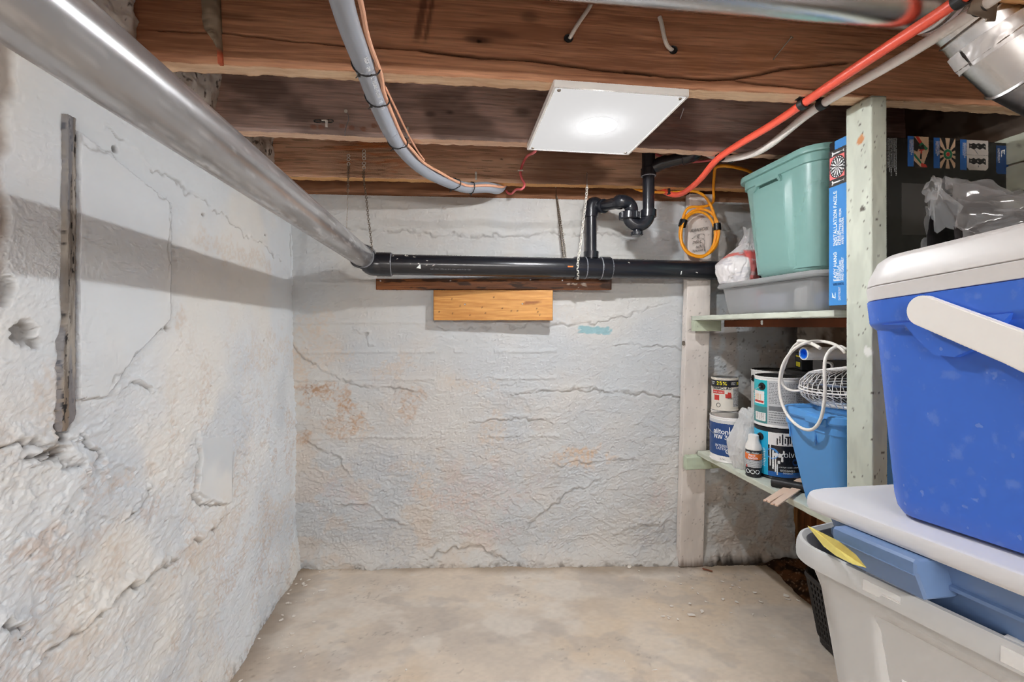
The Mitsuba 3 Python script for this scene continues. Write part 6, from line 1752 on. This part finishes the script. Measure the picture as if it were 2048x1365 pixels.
put(t + '__body', xf(loft(rings([(lidw - .19, lidl - .19, .05, -.15), (lidw - .12, lidl - .12, .06, -.10), (lidw - .098, lidl - .098, .065, -.058), (lidw - .066, lidl - .066, .07, -.056), (lidw - .066, lidl - .066, .07, -.050), (lidw - .078, lidl - .078, .068, -.048), (lidw - .060, lidl - .060, .07, -.006)], 10, 10), True, True), tm), 'tote_blue', 30)
hq = [(-.002, -.010), (-.002, -.038), (.018, -.078), (.05, -.078), (.05, -.010)]
hx = -lidw / 2 + .0
prof = [(-.020, -.008), (-.024, -.012), (-.025, -.030), (-.022, -.033), (-.010, -.070), (.046, -.070), (.046, -.008)]
y0_, y1_ = .010, .168
hb_ = []
for y_, ins in [(y0_, .004), (y0_ + .004, 0), (y1_ - .004, 0), (y1_, .004)]:
    hb_.append(np.array([(hx + px + ins * .6, y_, pz + (ins if pz < -.02 else -ins * .5)) for px, pz in prof]))
g = loft(hb_); 
put(t + '__handle', xf(g, tm), 'tote_blue', 25, label='blue carrying handle')
put(t + '__handle_rib', xf(tube(np.array([(hx - .0248, y0_ + .004, -.031), (hx - .0248, y1_ - .004, -.031)]), .0014, 6), tm), 'tote_blue')

# yellow paper between the totes
mat('yellow_paper', (222, 206, 112), .6)
def on_plane(u, v, y_local, side):  # kept simple: places on the tote's rim by depth
    return P(u, v, y_local)
yp = [P(1615, 1052, .985), P(1626, 1057, .965), P(1678, 1083, .825), P(1712, 1110, .775), P(1733, 1136, .750), P(1706, 1129, .780), P(1672, 1112, .840), P(1647, 1093, .900)]
tri = np.array(yp)
cen = tri.mean(0)
v = np.vstack([tri, cen]); n_ = len(tri)
f = np.array([[i, (i + 1) % n_, n_] for i in range(n_)])
g = trimesh.Trimesh(np.vstack([v, v - np.array([.0, .0, .0006])]), np.vstack([f, f[:, ::-1] + n_ + 1]), process=False)
solo('yellow_paper', 'yellow paper corner sticking out between the grey tote and the blue tote', 'paper', g, 'yellow_paper', False)

# cooler
cm_ = tm.copy()
cw, cl = .345, .56
cc0 = np.array([.700, .872, 0])
lp0 = o + tm[:3, 2] * .0240
zz = lp0[2] - ((cc0[0] - lp0[0]) * tm[0, 2] + (cc0[1] - lp0[1]) * tm[1, 2]) / tm[2, 2]
cc0[2] = zz
cm_[:3, 3] = cc0 + tm[:3, 0] * cw / 2 - tm[:3, 1] * cl / 2
scene['cooler_blue'] = {'type': 'twosided', 'b': {'type': 'principled', 'base_color': mikit.proc(lambda p, n, uv: mikit.mix(tuple(float(x) for x in lin((58, 104, 200))), tuple(float(x) for x in lin((150, 174, 222))), 0.16 * mikit.smoothstep(0.58, 0.78, mikit.fbm(p.x * 60, p.y * 60, p.z * 40, 5)) + 0.28 * mikit.smoothstep(0.74, 0.82, mikit.fbm(p.x * 90 + 7, p.y * 90, p.z * 60, 3)))), 'roughness': .3, 'specular': .5}}
mat('cooler_white', (208, 205, 203), .42)
H1 = .396
def coff(x, y, nx, ny, z):
    if nx < -.7:
        a = sst(.005, -.005, abs(y + .03) - .20)   # recessed field below the shoulder
        return 0.0
    return 0.0
lv = [(cw - .05, cl - .05, .05, 0), (cw - .018, cl - .018, .06, .003), (cw - .006, cl - .006, .064, .014), (cw, cl, .066, .035)]
lv += [(cw + .010 * k, cl + .010 * k, .066, .035 + (H1 - .09) * k) for k in np.linspace(.08, 1, 12)]
lv += [(cw + .026, cl + .026, .072, H1 - .046), (cw + .030, cl + .030, .074, H1 - .040), (cw + .032, cl + .032, .074, H1), (cw + .01, cl + .01, .07, H1 + .001)]
t = thing('cooler', 'large blue cooler with a white lid standing on the tote stack at the right', 'cooler')
put(t + '__body', xf(loft(rings(lv, 10, 24, coff), True, True), cm_), 'cooler_blue', 30)
put(t + '__lid', xf(loft(rings([(cw + .02, cl + .02, .072, H1 + .0005), (cw + .030, cl + .030, .074, H1 + .002), (cw + .032, cl + .032, .075, H1 + .026), (cw + .026, cl + .026, .073, H1 + .028)], 10, 12), True, True), cm_), 'cooler_white', 30, label='white rim band')
put(t + '__lid', xf(loft(rings([(cw + .024, cl + .024, .072, H1 + .0285), (cw + .030, cl + .030, .075, H1 + .030), (cw + .026, cl + .026, .076, H1 + .044), (cw + .006, cl + .006, .078, H1 + .074), (cw - .014, cl - .014, .076, H1 + .084), (cw - .06, cl - .06, .06, H1 + .088)], 10, 12), True, True), cm_), 'cooler_white', 30, label='white lid')
# shoulder plate round the handle pivot and the bail handle lying against the side
sxm = np.eye(4); sxm[:3, 0], sxm[:3, 1], sxm[:3, 2], sxm[:3, 3] = [0, -1, 0], [0, 0, 1], [-1, 0, 0], [-(cw + .010) / 2, 0, 0]
sx2 = cm_ @ sxm
yv = cl / 2 - .110
plate = Polygon([(-yv - .06, H1 - .046), (-yv - .015, H1 - .05), (-yv + .004, H1 - .075), (-yv + .03, H1 - .104), (-yv + .06, H1 - .108), (-yv + .10, H1 - .09), (-yv + .14, H1 - .046)]).buffer(.006).buffer(-.006)
put(t + '__shoulder', slab(plate, .013, sx2 @ tr(0, 0, -.002)), 'cooler_blue', False)
hw_ = .0255
hp_ = Polygon([(0, 0), (.36, -.196)]).buffer(.001) if False else shapely.LineString([(0, 0), (.12, -.066), (.24, -.140), (.36, -.200)]).buffer(hw_, quad_segs=16)
put(t + '__handle', slab(hp_.buffer(-.002), .012, sx2 @ tr(-yv + .028, H1 - .030, .014)), 'white_gloss', False, label='white swing handle')
put(t + '__handle', slab(hp_, .009, sx2 @ tr(-yv + .028, H1 - .030, .0155)), 'white_gloss', False, label='white swing handle')

# -- black basket on the floor behind the totes
t = thing('wire_basket', 'black plastic basket with rows of holes on the floor behind the grey tote', 'basket')
km = basis([1.185, 1.595, .003], unit(D + .12 * R))
kw, kl, kh = .20, .24, .245
def kshell(levels):
    return xf(loft(rings(levels, 6, 10), True, False), km)
put(t + '__base', kshell([(kw - .09, kl - .09, .03, 0), (kw - .07, kl - .07, .035, .001), (kw - .066, kl - .066, .036, .030)]), 'black_plastic', 30)
# latticed wall: uprights and hoops
rr_ = rings([(kw - .066, kl - .066, .036, .028), (kw - .010, kl - .010, .045, kh - .02)], 6, 8)
n_ = len(rr_[0]); up_l, hoop = [], []
mid = [rr_[0] + (rr_[1] - rr_[0]) * k for k in np.linspace(0, 1, 10)]
for i in range(n_):
    up_l.append(tube(np.array([rr_[0][i], rr_[1][i]]), .0058, 5))
for q_ in mid:
    hoop.append(tube(q_, .0056, 5, closed=True))
put(t + '__lattice', xf(cat_(up_l + hoop), km), 'black_plastic', False); labels[t + '__lattice'] = {'label': 'black perforated wall', 'kind': 'stuff'}
# plain corners
put(t + '__panel', xf(loft([r_ for r_ in rings([(kw - .072, kl - .072, .034, .028), (kw - .03, kl - .03, .045, kh - .10)], 6, 8)], False, False), km) if False else kshell([(kw - .074, kl - .074, .034, .004), (kw - .074, kl - .074, .034, .008)]), 'black_plastic', 30)
put(t + '__rim', xf(loft(rings([(kw - .012, kl - .012, .046, kh - .022), (kw + .004, kl + .004, .054, kh - .020), (kw + .012, kl + .012, .058, kh - .012), (kw + .006, kl + .006, .056, kh), (kw - .008, kl - .008, .05, kh - .002), (kw - .012, kl - .012, .046, kh - .018)], 8, 10), False, False), km), 'black_plastic', 30)

# small litter on the floor
mat('chip_wood', (120, 70, 48), .8)
solo('wood_chip', 'reddish brown wood chip on the floor beside the foot of the leaning post', 'chip', box(.045, .008, .005, .002, tr(*P(1415, 1136, 2.14)) @ tr(0, 0, -P(1415, 1136, 2.14)[2] + .006) @ yaw(-35)), 'chip_wood', False)
